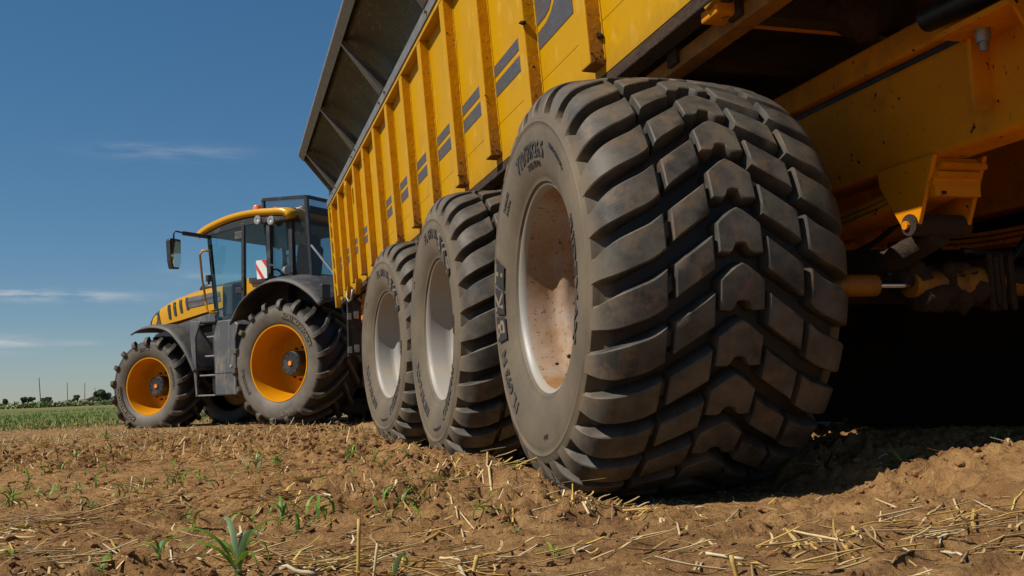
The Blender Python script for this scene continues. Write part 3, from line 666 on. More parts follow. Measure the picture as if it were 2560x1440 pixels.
# drawbar, side underrun panel, hanging stand and small fittings at the front
tp(MB().hexa([(1.3, 9.5, .85), (1.96, 9.5, .85), (1.96, 9.5, 1.2), (1.3, 9.5, 1.2)], [(1.42, 11.05, .55), (1.62, 11.05, .55), (1.62, 11.05, .78), (1.42, 11.05, .78)]), 'drawbar', M['yellow_under_bounce'], bevel=.01)
for k in range(4):
    z = 1.245+k*.075
    tp(MB().box(.60+.01*(k % 2), .66, 4.9, 9.5, z, z+.068), 'chassis_side_board', M['yellow_under_bounce'], bevel=.006)
tp(MB().box(.59, .70, 9.05, 9.62, 1.30, 1.55), 'front_bracket', M['yellow'], bevel=.004)
st = [(.43, 8.62), (.55, 8.62)]
tp(MB().hexa([(.365, 8.60, .77), (.375, 8.70, .77), (.375, 8.70, 1.46), (.365, 8.60, 1.46)], [(.38, 8.59, .77), (.39, 8.69, .77), (.39, 8.69, 1.46), (.38, 8.59, 1.46)]), 'stand_bar', M['black_steel'])
tp(MB().box(.385, .54, 8.595, 8.615, .78, 1.46), 'stand_plate', M['black_steel'])
for z in (.81, 1.22):
    tp(MB().box(.37, .42, 8.575, 8.594, z, z+.08), 'stand_clamp', M['galv'], bevel=.003)
    tp(MB().box(.45, .51, 8.578, 8.594, z+.01, z+.10), 'stand_clamp', M['galv'], bevel=.003)
tp(MB().tube([(.36, 8.42, 1.56), (.34, 8.40, 1.48), (.36, 8.34, 1.42), (.38, 8.24, 1.44), (.39, 8.2, 1.55)], .012, 8), 'cable_loop', M['galv'], smooth='all')
tp(MB().prism([(8.38, 1.60), (8.38, 1.45), (8.30, 1.60)], 'x', .345, .40), 'skirt_gusset', M['yellow'])
tp(MB().prism([(7.60, 1.60), (7.60, 1.43), (7.52, 1.60)], 'x', .345, .40), 'skirt_gusset', M['yellow'])
tp(MB().box(sx(2.70, -.012), sx(2.70, -.001), 7.62, 7.72, 2.58, 2.74), 'ring_plate', M['yellow'], bevel=.003)
tp(MB().tube([(sx(2.66, -.025), 7.67+.035*math.cos(t), 2.65+.05*math.sin(t)) for t in np.linspace(0, 2*math.pi, 17)], .007, 6), 'lashing_ring', M['yellow'], smooth='all')
# decals lie on the side plates
def flat(poly, name, m, off=PO-.0025):
    q = MB(); q.add([(sx(z, off), y, z) for y, z in poly], [tuple(range(len(poly)))]); return tp(q, name, m)
for i in range(1, NR-1):
    a, b_ = ribs_y[i]+RIBW+.004, ribs_y[i+1]-.004
    if i in (7,): continue
    flat([(a, 1.914), (b_, 1.914), (b_, 1.992), (a, 1.992)], 'stripe_decal', M['decal'])
    flat([(a, 2.022), (b_, 2.022), (b_, 2.084), (a, 2.084)], 'stripe_decal', M['decal'])
y1 = ribs_y[1]-.004
flat([(y1, 1.912), (.645, 1.912), (.65, 2.75), (.69, 2.75), (.745, 2.30), (.80, 2.13), (.85, 2.055), (.90, 2.023), (.975, 2.0), (y1, 1.993)], 'logo_decal', M['decal'])
flat([(y1, 2.028), (.985, 2.03), (.925, 2.042), (.888, 2.072), (.845, 2.16), (.80, 2.32), (.76, 2.60), (y1, 2.60)], 'logo_decal', M['decal'])
vs, fs, bd = text_mesh('J', .95)
flat_v = [(5.02-u, 2.28+v) for u, v in vs]
q = MB(); q.add([(sx(z, PO-.0025), y, z) for y, z in flat_v], [tuple(f) for f in fs]); tp(q, 'letter_decal', M['decal'])
# mud thrown up on the ribs and the rear rim
mb = MB(); ra = random.Random(21)
def clod(x, y, z, r): mb.add(*lump(x, y, z, r*(.7+.6*ra.random()), r*(.6+.5*ra.random()), r*(.7+.6*ra.random()), ra.randrange(90), 1))
for i, yr in enumerate(ribs_y[:9]):
    n_ = 20 if i < 5 else 8
    for k in range(n_):
        z = 1.59+ra.random()**1.9*1.15; x = sx(z)+PO*ra.random(); clod(x, yr-.002, z, .0015+.005*ra.random()**3)
    for k in range(6): z = 1.59+.06*ra.random(); clod(sx(z)+PO*ra.random(), yr-.003, z, .003+.006*ra.random())
clod(sx(2.05)-.004, ribs_y[1]-.005, 2.045, .016); clod(sx(1.72)+.05, ribs_y[0]-.01, 1.70, .016)
tag(tp(mb, 'mud_splatter', M['mud_caked_shade']), kind='stuff')
mb = MB()
for k in range(60):
    t = R(ra.uniform(-160, 160)); r = ra.uniform(.20, .32); x = .305+(.085 if r < .285 else -.12-.12*ra.random()); r = r if r < .285 else .30
    clod(x, r*math.sin(t), .65-r*math.cos(t), .003+.008*ra.random()**2)
tag(tp(mb, 'rim_mud', M['mud_caked_shade']), kind='stuff')

# ------------------------------------------------------------------ tractor (local: x right, y forward, z up)
PSI = R(42.6)
TO = Vector((-.337+1.28*math.cos(PSI), 10.915+1.28*math.sin(PSI), 0))
tractor = empty('farm_tractor', TO, PSI)
tag(tractor, 'yellow and grey farm tractor turned left in front of the trailer', 'tractor')
def kp(mb, name, m, parent=None, **k): return mb.build(name, m, parent or tractor, **k)
# wheels
def wheel_rim(name, half_w, rf, disc, hub_r, hub_out, cap):
    p = [(-half_w+.004, rf+.004), (-half_w-.010, rf), (-half_w-.008, rf-.018), (-half_w+.03, rf-.028), (-half_w+.10, rf-.040), (-half_w+.22, rf-.060), (-half_w+disc-.03, rf-.085), (-half_w+disc, rf-.10), (-half_w+disc+.005, hub_r+.16), (-half_w+disc-.02, hub_r+.02), (-half_w+disc-.02, hub_r)]
    q = MB().lathe(p, 72); me = bpy.data.meshes.new('rim'); me.from_pydata(q.v, [], q.f); me.update()
    b_ = bmesh.new(); b_.from_mesh(me); bmesh.ops.recalc_face_normals(b_, faces=b_.faces); b_.to_mesh(me); b_.free()
    me.polygons.foreach_set('use_smooth', [True]*len(me.polygons)); me.set_sharp_from_angle(angle=R(40)); me.materials.append(M['rim_yellow'])
    x1 = -half_w+disc; x0 = x1-hub_out
    hub = MB().lathe([(x1, hub_r), (x0+.02, hub_r*.98), (x0, hub_r*.88), (x0+.006, hub_r*.86), (x0+.006, .05), (x0, .045), (x0, 0.001)], 40)
    nuts = MB()
    for k in range(12):
        t = 2*math.pi*k/12+.1; nuts.tube([(x1-.05, (hub_r+.055)*math.cos(t), (hub_r+.055)*math.sin(t)), (x1, (hub_r+.055)*math.cos(t), (hub_r+.055)*math.sin(t))], .017, 6)
    capm = MB().lathe([(x0-.012, .0005), (x0-.012, cap), (x0+.004, cap)], 20)
    for k in range(10):
        t = 2*math.pi*k/10; hub.tube([(x0-.003, hub_r*.74*math.cos(t), hub_r*.74*math.sin(t)), (x0+.01, hub_r*.74*math.cos(t), hub_r*.74*math.sin(t))], .010, 6)
    out = []
    for n_, q, mm in (('hub', hub, 'black_plastic'), ('wheel_nuts', nuts, 'black_steel'), ('hub_cap', capm, 'hub_cap')):
        m_ = mesh_of(q, n_, M[mm]); b_ = bmesh.new(); b_.from_mesh(m_); bmesh.ops.recalc_face_normals(b_, faces=b_.faces); b_.to_mesh(m_); b_.free(); out.append((n_, m_))
    return me, out
rim_r, hub_r_ = wheel_rim('rim', .41, .555, .50, .185, .27, .034)
rim_f, hub_f_ = wheel_rim('rim', .28, .465, .36, .165, .20, .032)
TR_REAR.materials.append(M['tyre_tractor']); TR_FRONT.materials.append(M['tyre_tractor'])
def let_list(specs):
    out = []
    for mb, plate, mm in specs:
        if plate is not None: out.append(('logo_plate', mesh_of(plate, 'logo_plate', M['plate']))); out.append(('logo_letter', mesh_of(mb, 'logo_letter', M['letter_dusty'])))
        else: out.append(('lettering', mesh_of(mb, 'lettering', M[mm])))
    return out
def A(*a, mm='letter', **k): return (*arc_mesh('l', *a, **k), mm)
lr = let_list([A('AGRI MAXFORCE', .088, .685, 41, rear_side, .010, xs=1.08, box=(.35, .045, 0)), A('IF900/50R42', .07, .675, 248, rear_side, .005, xs=1.15), A('BKT', .10, .72, 165, rear_side, .005, xs=1.4, mm='letter_dusty')])
lf = let_list([A('AGRI MAXFORCE', .080, .570, 232, front_side, .010, xs=1.1, box=(.32, .041, 0)), A('IF650/65R34', .065, .57, 72, front_side, .005, xs=1.1), A('BKT', .09, .60, -8, front_side, .005, xs=1.5)])
make_wheel('rear_wheel', tractor, (-.87, 0, .79), 0, 0, rim_r, TR_REAR, hub_r_+lr)
make_wheel('rear_wheel', tractor, (.87, 0, .79), .3, math.pi, rim_r, TR_REAR, hub_r_)
make_wheel('front_wheel', tractor, (-.85, 3.04, .556), .1, R(7), rim_f, TR_FRONT, hub_f_+lf)
make_wheel('front_wheel', tractor, (.85, 3.04, .556), .4, math.pi+R(7), rim_f, TR_FRONT, hub_f_)
# chassis and belly
kp(MB().prism([(-.75, .62), (-.75, 1.15), (.9, 1.5), (3.5, 1.58), (3.85, 1.45), (3.85, .75), (3.4, .6), (.6, .45)], 'x', -.36, .36), 'chassis', M['black_steel'], bevel=.03)
kp(MB().tube([(-.9, 0, .79), (.9, 0, .79)], .17, 16), 'rear_axle', M['black_steel'], smooth=40)
kp(MB().tube([(-.7, 3.04, .556), (.7, 3.04, .556)], .11, 16), 'front_axle', M['black_steel'], smooth=40)
kp(MB().box(-.55, .55, -.95, -.6, .4, 1.1), 'hitch_frame', M['black_steel'], bevel=.02)
# hood: lofted sections along y
def hood_sec(y):
    top = np.interp(y, [1.9, 2.3, 2.8, 3.3, 3.57, 3.8, 3.93, 3.97], [2.20, 2.185, 2.15, 2.06, 1.97, 1.83, 1.70, 1.63])
    bot = np.interp(y, [1.9, 2.26, 3.02, 3.53, 3.9, 3.97], [1.80, 1.765, 1.656, 1.60, 1.585, 1.60])
    hw = np.interp(y, [1.9, 2.6, 3.4, 3.8, 3.93, 3.97], [.47, .465, .45, .42, .36, .30])
    return top, bot, hw
rows = []
for y in np.linspace(1.9, 3.97, 34):
    t_, b_, w_ = hood_sec(y); hgt = t_-b_
    sec = [(-w_, b_), (-w_, b_+.30*hgt), (-w_*.99, b_+.62*hgt), (-w_*.93, b_+.82*hgt), (-w_*.74, b_+.955*hgt), (-w_*.4, t_), (0, t_+.008)]
    sec = sec+[(-a, b) for a, b in sec[-2::-1]]
    rows.append([(a, y, b) for a, b in sec])
hood = kp(MB().sheet(rows), 'hood', M['tractor_yellow'], smooth=35)
hm = MB(); e = rows[-1]; hm.add(e, [tuple(range(len(e)))]); hm.build('nose_panel', M['black_plastic'], tractor)
def side_poly(poly, name, m, x=-.4, off=.012, thick=.0):
    """polygon (y,z) pressed on the left flank of the hood"""
    q = MB(); vs_ = []
    for y, z in poly:
        t_, b_, w_ = hood_sec(y); r_ = (z-b_)/(t_-b_); ww = np.interp(r_, [0, .3, .62, .82, .955, 1], [w_, w_, w_*.99, w_*.93, w_*.74, w_*.4]); vs_.append((-ww-off, y, z))
    q.add(vs_, [tuple(range(len(poly)))]); return q.build(name, m, tractor)
def dens(poly, n=6):
    out = []
    for i in range(len(poly)):
        a, b = poly[i], poly[(i+1) % len(poly)]
        out += [(a[0]+(b[0]-a[0])*k/n, a[1]+(b[1]-a[1])*k/n) for k in range(n)]
    return out
for a in ([(3.395, 1.938), (3.32, 1.941), (3.277, 1.69), (3.327, 1.685)], [(3.257, 1.97), (3.187, 1.976), (3.137, 1.74), (3.187, 1.731)], [(3.107, 2.001), (3.033, 2.008), (2.984, 1.779), (3.033, 1.771)], [(2.939, 2.024), (2.873, 2.029), (2.819, 1.826), (2.88, 1.81)]):
    side_poly(dens(a), 'vent_slot', M['black_plastic'])
side_poly(dens([(2.86, 2.023), (2.10, 2.068), (2.08, 1.985), (2.85, 1.935)]), 'side_mesh', M['grey_panel'])
side_poly(dens([(2.845, 1.925), (2.08, 1.975), (2.07, 1.90), (2.825, 1.843)]), 'side_mesh', M['grey_panel'])
side_poly(dens([(3.945, 1.64), (3.64, 1.876), (3.55, 1.612)]), 'headlight_panel', M['black_plastic'])
for s_ in (-1, 1):
    kp(MB().hexa([(s_*.45, 1.95, 1.56), (s_*.45, 3.2, 1.50), (s_*.45, 3.15, 1.585), (s_*.45, 1.95, 1.79)], [(s_*.38, 1.95, 1.56), (s_*.38, 3.2, 1.50), (s_*.38, 3.15, 1.585), (s_*.38, 1.95, 1.79)]), 'belly_panel', M['grey_panel'], bevel=.01)
# fenders
def fender(edge, x0, x1, rise, name, m):
    P = catmull(edge, 30); rows = []
    for k, x in enumerate(np.linspace(x0, x1, 8)):
        t = k/7; rows.append([(x, y, z+rise*math.sin(t*math.pi/2)-(.035 if k == 0 else 0)) for y, z in P])
    return kp(MB().sheet(rows), name, m, smooth=50, solid=.025)
RE = [(.93, 1.44), (.887, 1.517), (.749, 1.716), (.541, 1.863), (.235, 1.984), (-.064, 2.001), (-.354, 1.931), (-.636, 1.764), (-.83, 1.585)]
fender(RE, -1.33, -.62, .10, 'rear_fender', M['grey_plastic']); fender(RE, 1.33, .62, .10, 'rear_fender', M['grey_plastic'])
FE = [(3.42, 1.44), (3.214, 1.506), (2.886, 1.526), (2.541, 1.446), (2.276, 1.242), (2.087, 1.021), (1.925, .76)]
fender(FE, -1.15, -.55, .03, 'front_fender', M['grey_plastic']); fender(FE, 1.15, .55, .03, 'front_fender', M['grey_plastic'])
kp(MB().box(-1.29, -1.12, -.86, -.80, 1.66, 1.86), 'tail_lamp', M['black_plastic'], bevel=.01)
kp(MB().tube([(-.6, .06, 2.05), (-.95, .03, 2.12), (-1.06, .02, 2.13)], .012, 8), 'lamp_bracket', M['black_steel'])
kp(MB().lathe([(.05, .0005), (.05, .055), (-.005, .068), (-.012, .06), (-.012, .0005)], 18, (-1.08, .0, 2.16), 'y'), 'fender_lamp', M['lamp'], smooth=40)
# inner wing walls under the cab
kp(MB().prism([(.95, 1.35), (.95, 1.95), (.55, 2.2), (-.55, 2.05), (-.7, 1.2), (.4, 1.0)], 'x', -.64, -.60), 'inner_wing', M['black_plastic'])
kp(MB().prism([(.95, 1.35), (.95, 1.95), (.55, 2.2), (-.55, 2.05), (-.7, 1.2), (.4, 1.0)], 'x', .60, .64), 'inner_wing', M['black_plastic'])
# tank panel and steps
for s_ in (-1, 1):
    x0, x1 = -1.10, -.60
    pl = [(1.045, .368), (1.50, .368), (1.545, 1.255), (1.46, 1.51), (1.14, 1.508), (1.0, 1.43), (1.07, 1.22)]
    kp(MB().prism(pl, 'x', s_*x0, s_*x1), 'tank', M['grey_panel'], bevel=.015)
kp(MB().box(-1.106, -1.099, 1.06, 1.50, .700, .706), 'tank_seam', M['black_plastic'])
kp(MB().lathe([(-1.112, .0005), (-1.112, .022), (-1.10, .024)], 14, (0, 1.16, .80)), 'tank_cap', M['lamp'])
kp(MB().prism([(2.06, 1.545), (1.82, 1.53), (1.945, 1.27), (1.90, .375), (1.93, .37), (2.065, 1.28)], 'x', -1.105, -1.07), 'step_side', M['grey_panel'], bevel=.008)
kp(MB().box(-1.10, -.62, 1.50, 1.95, 1.49, 1.52), 'step_top', M['black_plastic'], bevel=.006)
kp(MB().box(-.66, -.62, 1.48, 2.05, .4, 1.5), 'step_back', M['black_plastic'])
for z, y0 in ((1.262, 1.70), (.965, 1.74), (.67, 1.86), (.362, 1.95)):
    kp(MB().box(-1.09, -.68, 1.52, y0, z, z+.022), 'step', M['galv'], bevel=.003)
# cab
pillars = {'a_pillar': ((-.84, 1.735, 1.54), (-.83, 1.93, 2.93), .05), 'b_pillar': ((-.86, 1.13, 1.80), (-.85, 1.13, 3.02), .055), 'c_pillar': ((-.82, .60, 2.1), (-.80, .64, 3.05), .07)}
for n_, (a, b_, w_) in pillars.items():
    for s_ in (1, -1): kp(MB().bar((s_*a[0], a[1], a[2]), (s_*b_[0], b_[1], b_[2]), w_, w_*1.1, (0, 1, 0)), n_, M['black_plastic'], bevel=.008)
for s_ in (1, -1):
    kp(MB().bar((s_*.74, .22, 2.05), (s_*.72, .25, 3.05), .08, .08, (0, 1, 0)), 'd_pillar', M['black_plastic'], bevel=.01)
    kp(MB().prism([(1.74, 1.50), (1.36, 1.56), (1.12, 1.82), (1.10, 1.80), (1.34, 1.53), (1.74, 1.46)], 'x', s_*.865, s_*.83), 'door_sill', M['black_plastic'])
    dg_ = [(1.915, 2.93), (1.16, 3.0), (1.15, 1.86), (1.355, 1.60), (1.725, 1.545), (1.83, 2.05)]
    kp(MB().prism(dg_, 'x', s_*.868, s_*.862), 'door_glass', M['glass'])
    rg_ = [(1.09, 3.0), (.68, 2.97), (.635, 2.16), (1.085, 2.165)]
    kp(MB().prism(rg_, 'x', s_*.868, s_*.862), 'side_glass', M['glass'])
    kp(MB().prism([(.60, 3.0), (.30, 2.97), (.27, 2.2), (.57, 2.17)], 'x', s_*.79, s_*.785), 'quarter_glass', M['glass'])
kp(MB().hexa([(-.79, 1.76, 1.75), (.79, 1.76, 1.75), (.79, 1.765, 1.75), (-.79, 1.765, 1.75)], [(-.79, 1.95, 2.93), (.79, 1.95, 2.93), (.79, 1.955, 2.93), (-.79, 1.955, 2.93)]), 'windscreen', M['glass'])
kp(MB().box(-.68, .68, .22, .226, 2.2, 2.95), 'rear_glass', M['glass'])
kp(MB().box(-.72, .72, .21, .25, 2.05, 2.2), 'rear_panel', M['black_plastic'])
kp(MB().tube([(-.872, 1.15, 2.0), (-.9, 1.15, 2.0)], .02, 8), 'door_handle', M['black_plastic'])
kp(MB().box(-.885, -.865, 1.135, 1.29, 1.93, 2.02), 'door_latch', M['black_plastic'], bevel=.006)
kp(MB().box(-.885, -.865, 1.135, 1.30, 2.78, 2.90), 'door_hinge', M['grey_plastic'], bevel=.01)
kp(MB().prism([(1.09, 2.15), (.66, 2.14), (.60, 2.05), (.92, 1.80), (1.10, 1.78)], 'x', -.85, -.80), 'cab_corner_panel', M['tractor_yellow'], bevel=.008)
kp(MB().prism([(.98, 2.15), (.45, 2.13), (.45, 2.03), (.98, 2.06)], 'x', -.90, -.85), 'corner_trim', M['black_plastic'], bevel=.006)
kp(MB().box(-.82, .82, .25, 1.72, 1.52, 1.60), 'cab_floor', M['interior'])
kp(MB().box(-.80, .80, .26, .95, 1.6, 2.02), 'rear_console', M['interior'], bevel=.03)
# interior
kp(MB().box(-.27, .27, .62, 1.15, 1.85, 2.0), 'seat_cushion', M['interior'], bevel=.05)
kp(MB().prism([(.55, 1.98), (.68, 2.0), (.58, 2.72), (.46, 2.70)], 'x', -.26, .26), 'seat_back', M['interior'], bevel=.05)
kp(MB().box(-.13, .13, .44, .54, 2.68, 2.86), 'head_rest', M['interior'], bevel=.04)
kp(MB().bar((0, 1.62, 1.6), (0, 1.42, 2.15), .12, .14), 'steering_column', M['interior'], bevel=.02)
kp(MB().tube([(.21*math.cos(t), 1.36-.07*math.sin(t), 2.2+.19*math.sin(t)) for t in np.linspace(0, 2*math.pi, 25)], .016, 8), 'steering_wheel', M['interior'], smooth='all')
kp(MB().box(.32, .58, .7, 1.35, 1.95, 2.12), 'arm_console', M['grey_plastic'], bevel=.03)
kp(MB().box(.45, .50, 1.40, 1.65, 2.15, 2.35), 'monitor', M['interior'], bevel=.01)
kp(MB().box(-.75, -.45, 1.5, 1.74, 1.6, 2.12), 'dash_pod', M['interior'], bevel=.04)
# roof
rows = []
for x in np.linspace(-.90, .90, 19):
    e = 1-abs(x/.90)**6; row = []
    for y, z in catmull([(2.12, 3.005), (2.02, 3.06), (1.84, 3.12), (1.43, 3.20), (.99, 3.225), (.6, 3.20), (.25, 3.16), (.14, 3.06)], 24): row.append((x, y, z+.055*e-.075))
    rows.append(row)
kp(MB().sheet(rows), 'roof', M['tractor_yellow'], smooth=60, solid=.10)
kp(MB().prism([(2.06, 2.965), (1.43, 3.085), (.99, 3.11), (.2, 3.06), (.2, 2.96), (1.0, 2.97), (1.95, 2.90)], 'x', -.87, .87), 'roof_frame', M['black_plastic'], bevel=.02)
for y, z in ((.80, 3.03), (.52, 2.99)):
    kp(MB().lathe([(-.875, .0005), (-.90, .04), (-.892, .068), (-.86, .075)], 18, (0, y, z)), 'roof_lamp', M['lamp'], smooth=50)
kp(MB().lathe([(3.225, .0005), (3.225, .085), (3.245, .085), (3.25, .066), (3.335, .066), (3.35, .055), (3.352, .0005)], 20, (-.55, 1.14, 0), 'z'), 'beacon', M['amber'], smooth=40)
kp(MB().lathe([(3.17, .0005), (3.17, .095), (3.238, .09)], 20, (-.55, 1.14, 0), 'z'), 'beacon_base', M['black_plastic'])
kp(MB().lathe([(3.13, .0005), (3.13, .05), (3.21, .045), (3.215, .0005)], 14, (-.76, .52, 0), 'z'), 'amber_marker', M['amber'])
q, f_ = lump(-.25, .42, 3.22, .22, .2, .06, 3); mb = MB(); mb.add(q, f_); kp(mb, 'antenna_dome', M['lamp'], smooth='all')
kp(MB().box(-.45, .1, .12, .3, 3.12, 3.24), 'rear_light_bar', M['black_plastic'], bevel=.02)
# mirrors
for s_ in (-1, 1):
    kp(MB().bar((s_*.86, 1.93, 2.90), (s_*1.17, 2.16, 2.95), .07, .06), 'mirror_arm', M['black_plastic'], bevel=.01)
    kp(MB().tube([(s_*1.13, 2.13, 2.95), (s_*1.27, 2.19, 2.97), (s_*1.30, 2.20, 2.94), (s_*1.30, 2.20, 2.82)], .014, 8), 'mirror_stem', M['black_plastic'], smooth='all')
    hs = [(-.15, 2.80), (-.13, 2.84), (.13, 2.85), (.15, 2.82), (.155, 2.52), (.10, 2.37), (-.06, 2.36), (-.11, 2.48)]
    a = [(s_*1.30+u*.95*s_*-1, 2.16+u*.25, z) for u, z in hs]; b_ = [(s_*1.30+u*.75*s_*-1, 2.28+u*.2, z*.97+.08) for u, z in hs]
    kp(MB().hexa(a, b_), 'mirror_housing', M['black_plastic'], bevel=.012)
    c_ = [(s_*1.30+u*.82*s_*-1, 2.152+u*.21, 2.6+(z-2.6)*.88) for u, z in hs]
    g_ = MB(); g_.add(c_, [tuple(range(8))]); kp(g_, 'mirror_glass', M['mirror'])
# hand rail, camera pod, warning board, guard
kp(MB().tube([(-.88, 1.84, 2.66), (-.96, 1.93, 2.665), (-.975, 1.975, 2.60), (-.96, 1.94, 2.2), (-.95, 1.915, 2.05), (-.95, 1.85, 1.72), (-.93, 1.80, 1.67), (-.87, 1.70, 1.66)], .018, 10), 'hand_rail', M['tractor_yellow'], smooth='all')
kp(MB().tube([(.20, 3.30, 2.24), (.20, 3.24, 2.25), (.20, 2.98, 2.26), (.20, 2.9, 2.25)], [.03, .065, .065, .03], 14), 'camera_pod', M['black_plastic'], smooth=50)
kp(MB().tube([(.20, 2.92, 2.25), (.2, 2.6, 2.28), (.2, 2.1, 2.30)], .03, 8), 'pod_arm', M['black_plastic'], smooth=50)
kp(MB().tube([(.20, 3.1, 2.30), (.20, 3.1, 2.36), (.20, 3.1, 2.37), (.20, 3.1, 2.47), (.20, 3.1, 2.48)], [.02, .02, .055, .055, .03], 14), 'pod_light', M['black_plastic'], smooth=40)
wbp = [(.715, 2.375), (.50, 2.375), (.485, 2.09), (.695, 2.09)]
wb_ = kp(MB().prism(wbp, 'x', -1.005, -.995), 'warning_board', M['white'])
for a in ([(.715, 2.375), (.60, 2.375), (.487, 2.13), (.485, 2.09), (.55, 2.09), (.71, 2.33)], ):
    pass
for a in ([(.713, 2.33), (.71, 2.25), (.60, 2.09), (.535, 2.09)], [(.60, 2.374), (.503, 2.374), (.495, 2.25)]):
    q = MB(); q.add([(-1.008, y, z) for y, z in a], [tuple(range(len(a)))]); q.build('red_stripe', M['red'], wb_)
kp(MB().bar((-.85, .5, 2.3), (-1.0, .55, 2.3), .03), 'board_bracket', M['white'])
def guard(corners, cell, name):
    """expanded-metal panel between four corners (tl, tr, br, bl)"""
    tl, tr, br, bl = [Vector(c) for c in corners]; fr = MB()
    for a, b_ in ((tl, tr), (tr, br), (br, bl), (bl, tl)): fr.bar(a, b_, .045, .045)
    kp(fr, name+'_frame', M['black_steel'])
    W_, H_ = (tr-tl).length, (bl-tl).length; mb = MB()
    def P(u, v): return tl.lerp(tr, u/W_).lerp(bl.lerp(br, u/W_), v/H_)
    cw, ch = cell
    for s_ in (1, -1):
        k = -H_/ch*cw
        while k < W_+H_/ch*cw:
            # strand u = k + s*v*cw/ch
            pts = []
            sl_ = s_*cw/ch
            v0, v1 = 0.0, H_
            for ub in (0.0, W_):
                vv = (ub-k)/sl_
                if (sl_ > 0) == (ub == 0.0): v0 = max(v0, vv)
                else: v1 = min(v1, vv)
            if v1-v0 > .02: mb.bar(P(k+sl_*v0, v0), P(k+sl_*v1, v1), .0045, .005)
            k += cw
    return kp(mb, name+'_mesh', M['black_steel'])
guard([(-.74, .82, 3.37), (-.74, -.07, 3.30), (-.72, -.14, 2.10), (-.72, .69, 2.12)], (.055, .028), 'side_guard')
guard([(-.74, -.08, 3.30), (.74, -.08, 3.30), (.72, -.15, 2.10), (-.72, -.15, 2.10)], (.055, .028), 'rear_guard')
kp(MB().bar((-.78, -.20, 2.54), (-.70, -.62, 2.02), .035, .03), 'guard_strut', M['galv'], bevel=.004)
kp(MB().tube([(-.95, .93, 1.54), (-.90, .93, 1.6)], .04, 10), 'blue_cap', mat('blue_plastic', (.05, .12, .35), .5))

# ------------------------------------------------------------------ straw, clods, seedlings
def ncol(c, v): return tuple(max(0, a*(1+v)) for a in c)
STRAW = [(.62, .46, .22), (.52, .36, .15), (.70, .58, .36), (.42, .28, .12), (.60, .42, .10)]
def straw_piece(x, y, L, w, az, pitch, bend, z=None, segs=4):
    z = float(gz(x, y)) if z is None else z; pts = []
    d = Vector((math.cos(az), math.sin(az), 0)); s_ = Vector((-math.sin(az), math.cos(az), 0)); p = Vector((x, y, z)); 
    rows = []
    for k in range(segs+1):
        t = k/segs; q = p+d*(L*t*math.cos(pitch))+s_*(bend*L*math.sin(math.pi*t)); q.z += L*t*math.sin(pitch)
        if pitch < .5: q.z = max(q.z, float(gz(q.x, q.y))+w*.3)
        rows.append(q)
    return rows
def soup(name, items, m, label, cat):
    """items: list of (centre line, width, colour); flat-ish three-sided strips in one mesh"""
    V, F, Cc = [], [], []
    for path, w, c in items:
        k = len(V); n_ = len(path)
        for i, p in enumerate(path):
            d = (path[min(i+1, n_-1)]-path[max(i-1, 0)]).normalized(); a = d.cross(Vector((0, 0, 1)))
            a = a.normalized() if a.length > 1e-3 else Vector((1, 0, 0)); b = a.cross(d); ww = w*(1 if i < n_-1 else .7)
            V += [p-a*ww*.5, p+a*ww*.5, p-b*ww*.45 if False else p+b*(-ww*.5 if b.z > 0 else ww*.5)]
        for i in range(n_-1):
            for j in range(3): F.append((k+i*3+j, k+i*3+(j+1) % 3, k+i*3+3+(j+1) % 3, k+i*3+3+j))
        Cc += [c]*(3*n_)
    me = bpy.data.meshes.new(name); me.from_pydata([tuple(v) for v in V], [], F); me.update()
    ca = me.color_attributes.new('col', 'FLOAT_COLOR', 'POINT'); ca.data.foreach_set('color', np.array([(*c, 1) for c in Cc], np.float32).ravel())
    return tag(link(name, me, m), label, cat, kind='stuff')
M['straw'] = mat('straw', (.5, .4, .2), .7, attr='col', var=.15, vscale=30, spec=.3)
ra = random.Random(17)
def wedge(d0, d1, a0, a1):
    d = math.exp(ra.uniform(math.log(d0), math.log(d1))); a = R(ra.uniform(a0, a1)); return CAM[0]+d*math.sin(a), CAM[1]+d*math.cos(a)
def under(x, y): return .72 < x < 2.5 and 0.2 < y < 9.5
def at_px(u, v, z=0.0):
    d = _f*1.0+_rx*((u-1280)/FPX)-_ux*((v-720)/FPX); t = (z-CAM[2])/d.z; return CAM[0]+d.x*t, CAM[1]+d.y*t
def on_ground(u, v):
    z = 0.0
    for _ in range(6): x, y = at_px(u, v, z); z = float(gz(x, y))
    return x, y
items = []
for k in range(4200):
    x, y = wedge(1.5, 7.5, -26, 56)
    if vn(np.array(x*.8+31), np.array(y*.8+7)) < -.05 and ra.random() < .75: continue
    L = ra.uniform(.015, .09); items.append((straw_piece(x, y, L, 0, ra.uniform(0, 6.28), ra.uniform(0, .25), ra.uniform(-.12, .12), segs=2), ra.uniform(.002, .0055), ncol(ra.choice(STRAW), ra.uniform(-.3, .2))))
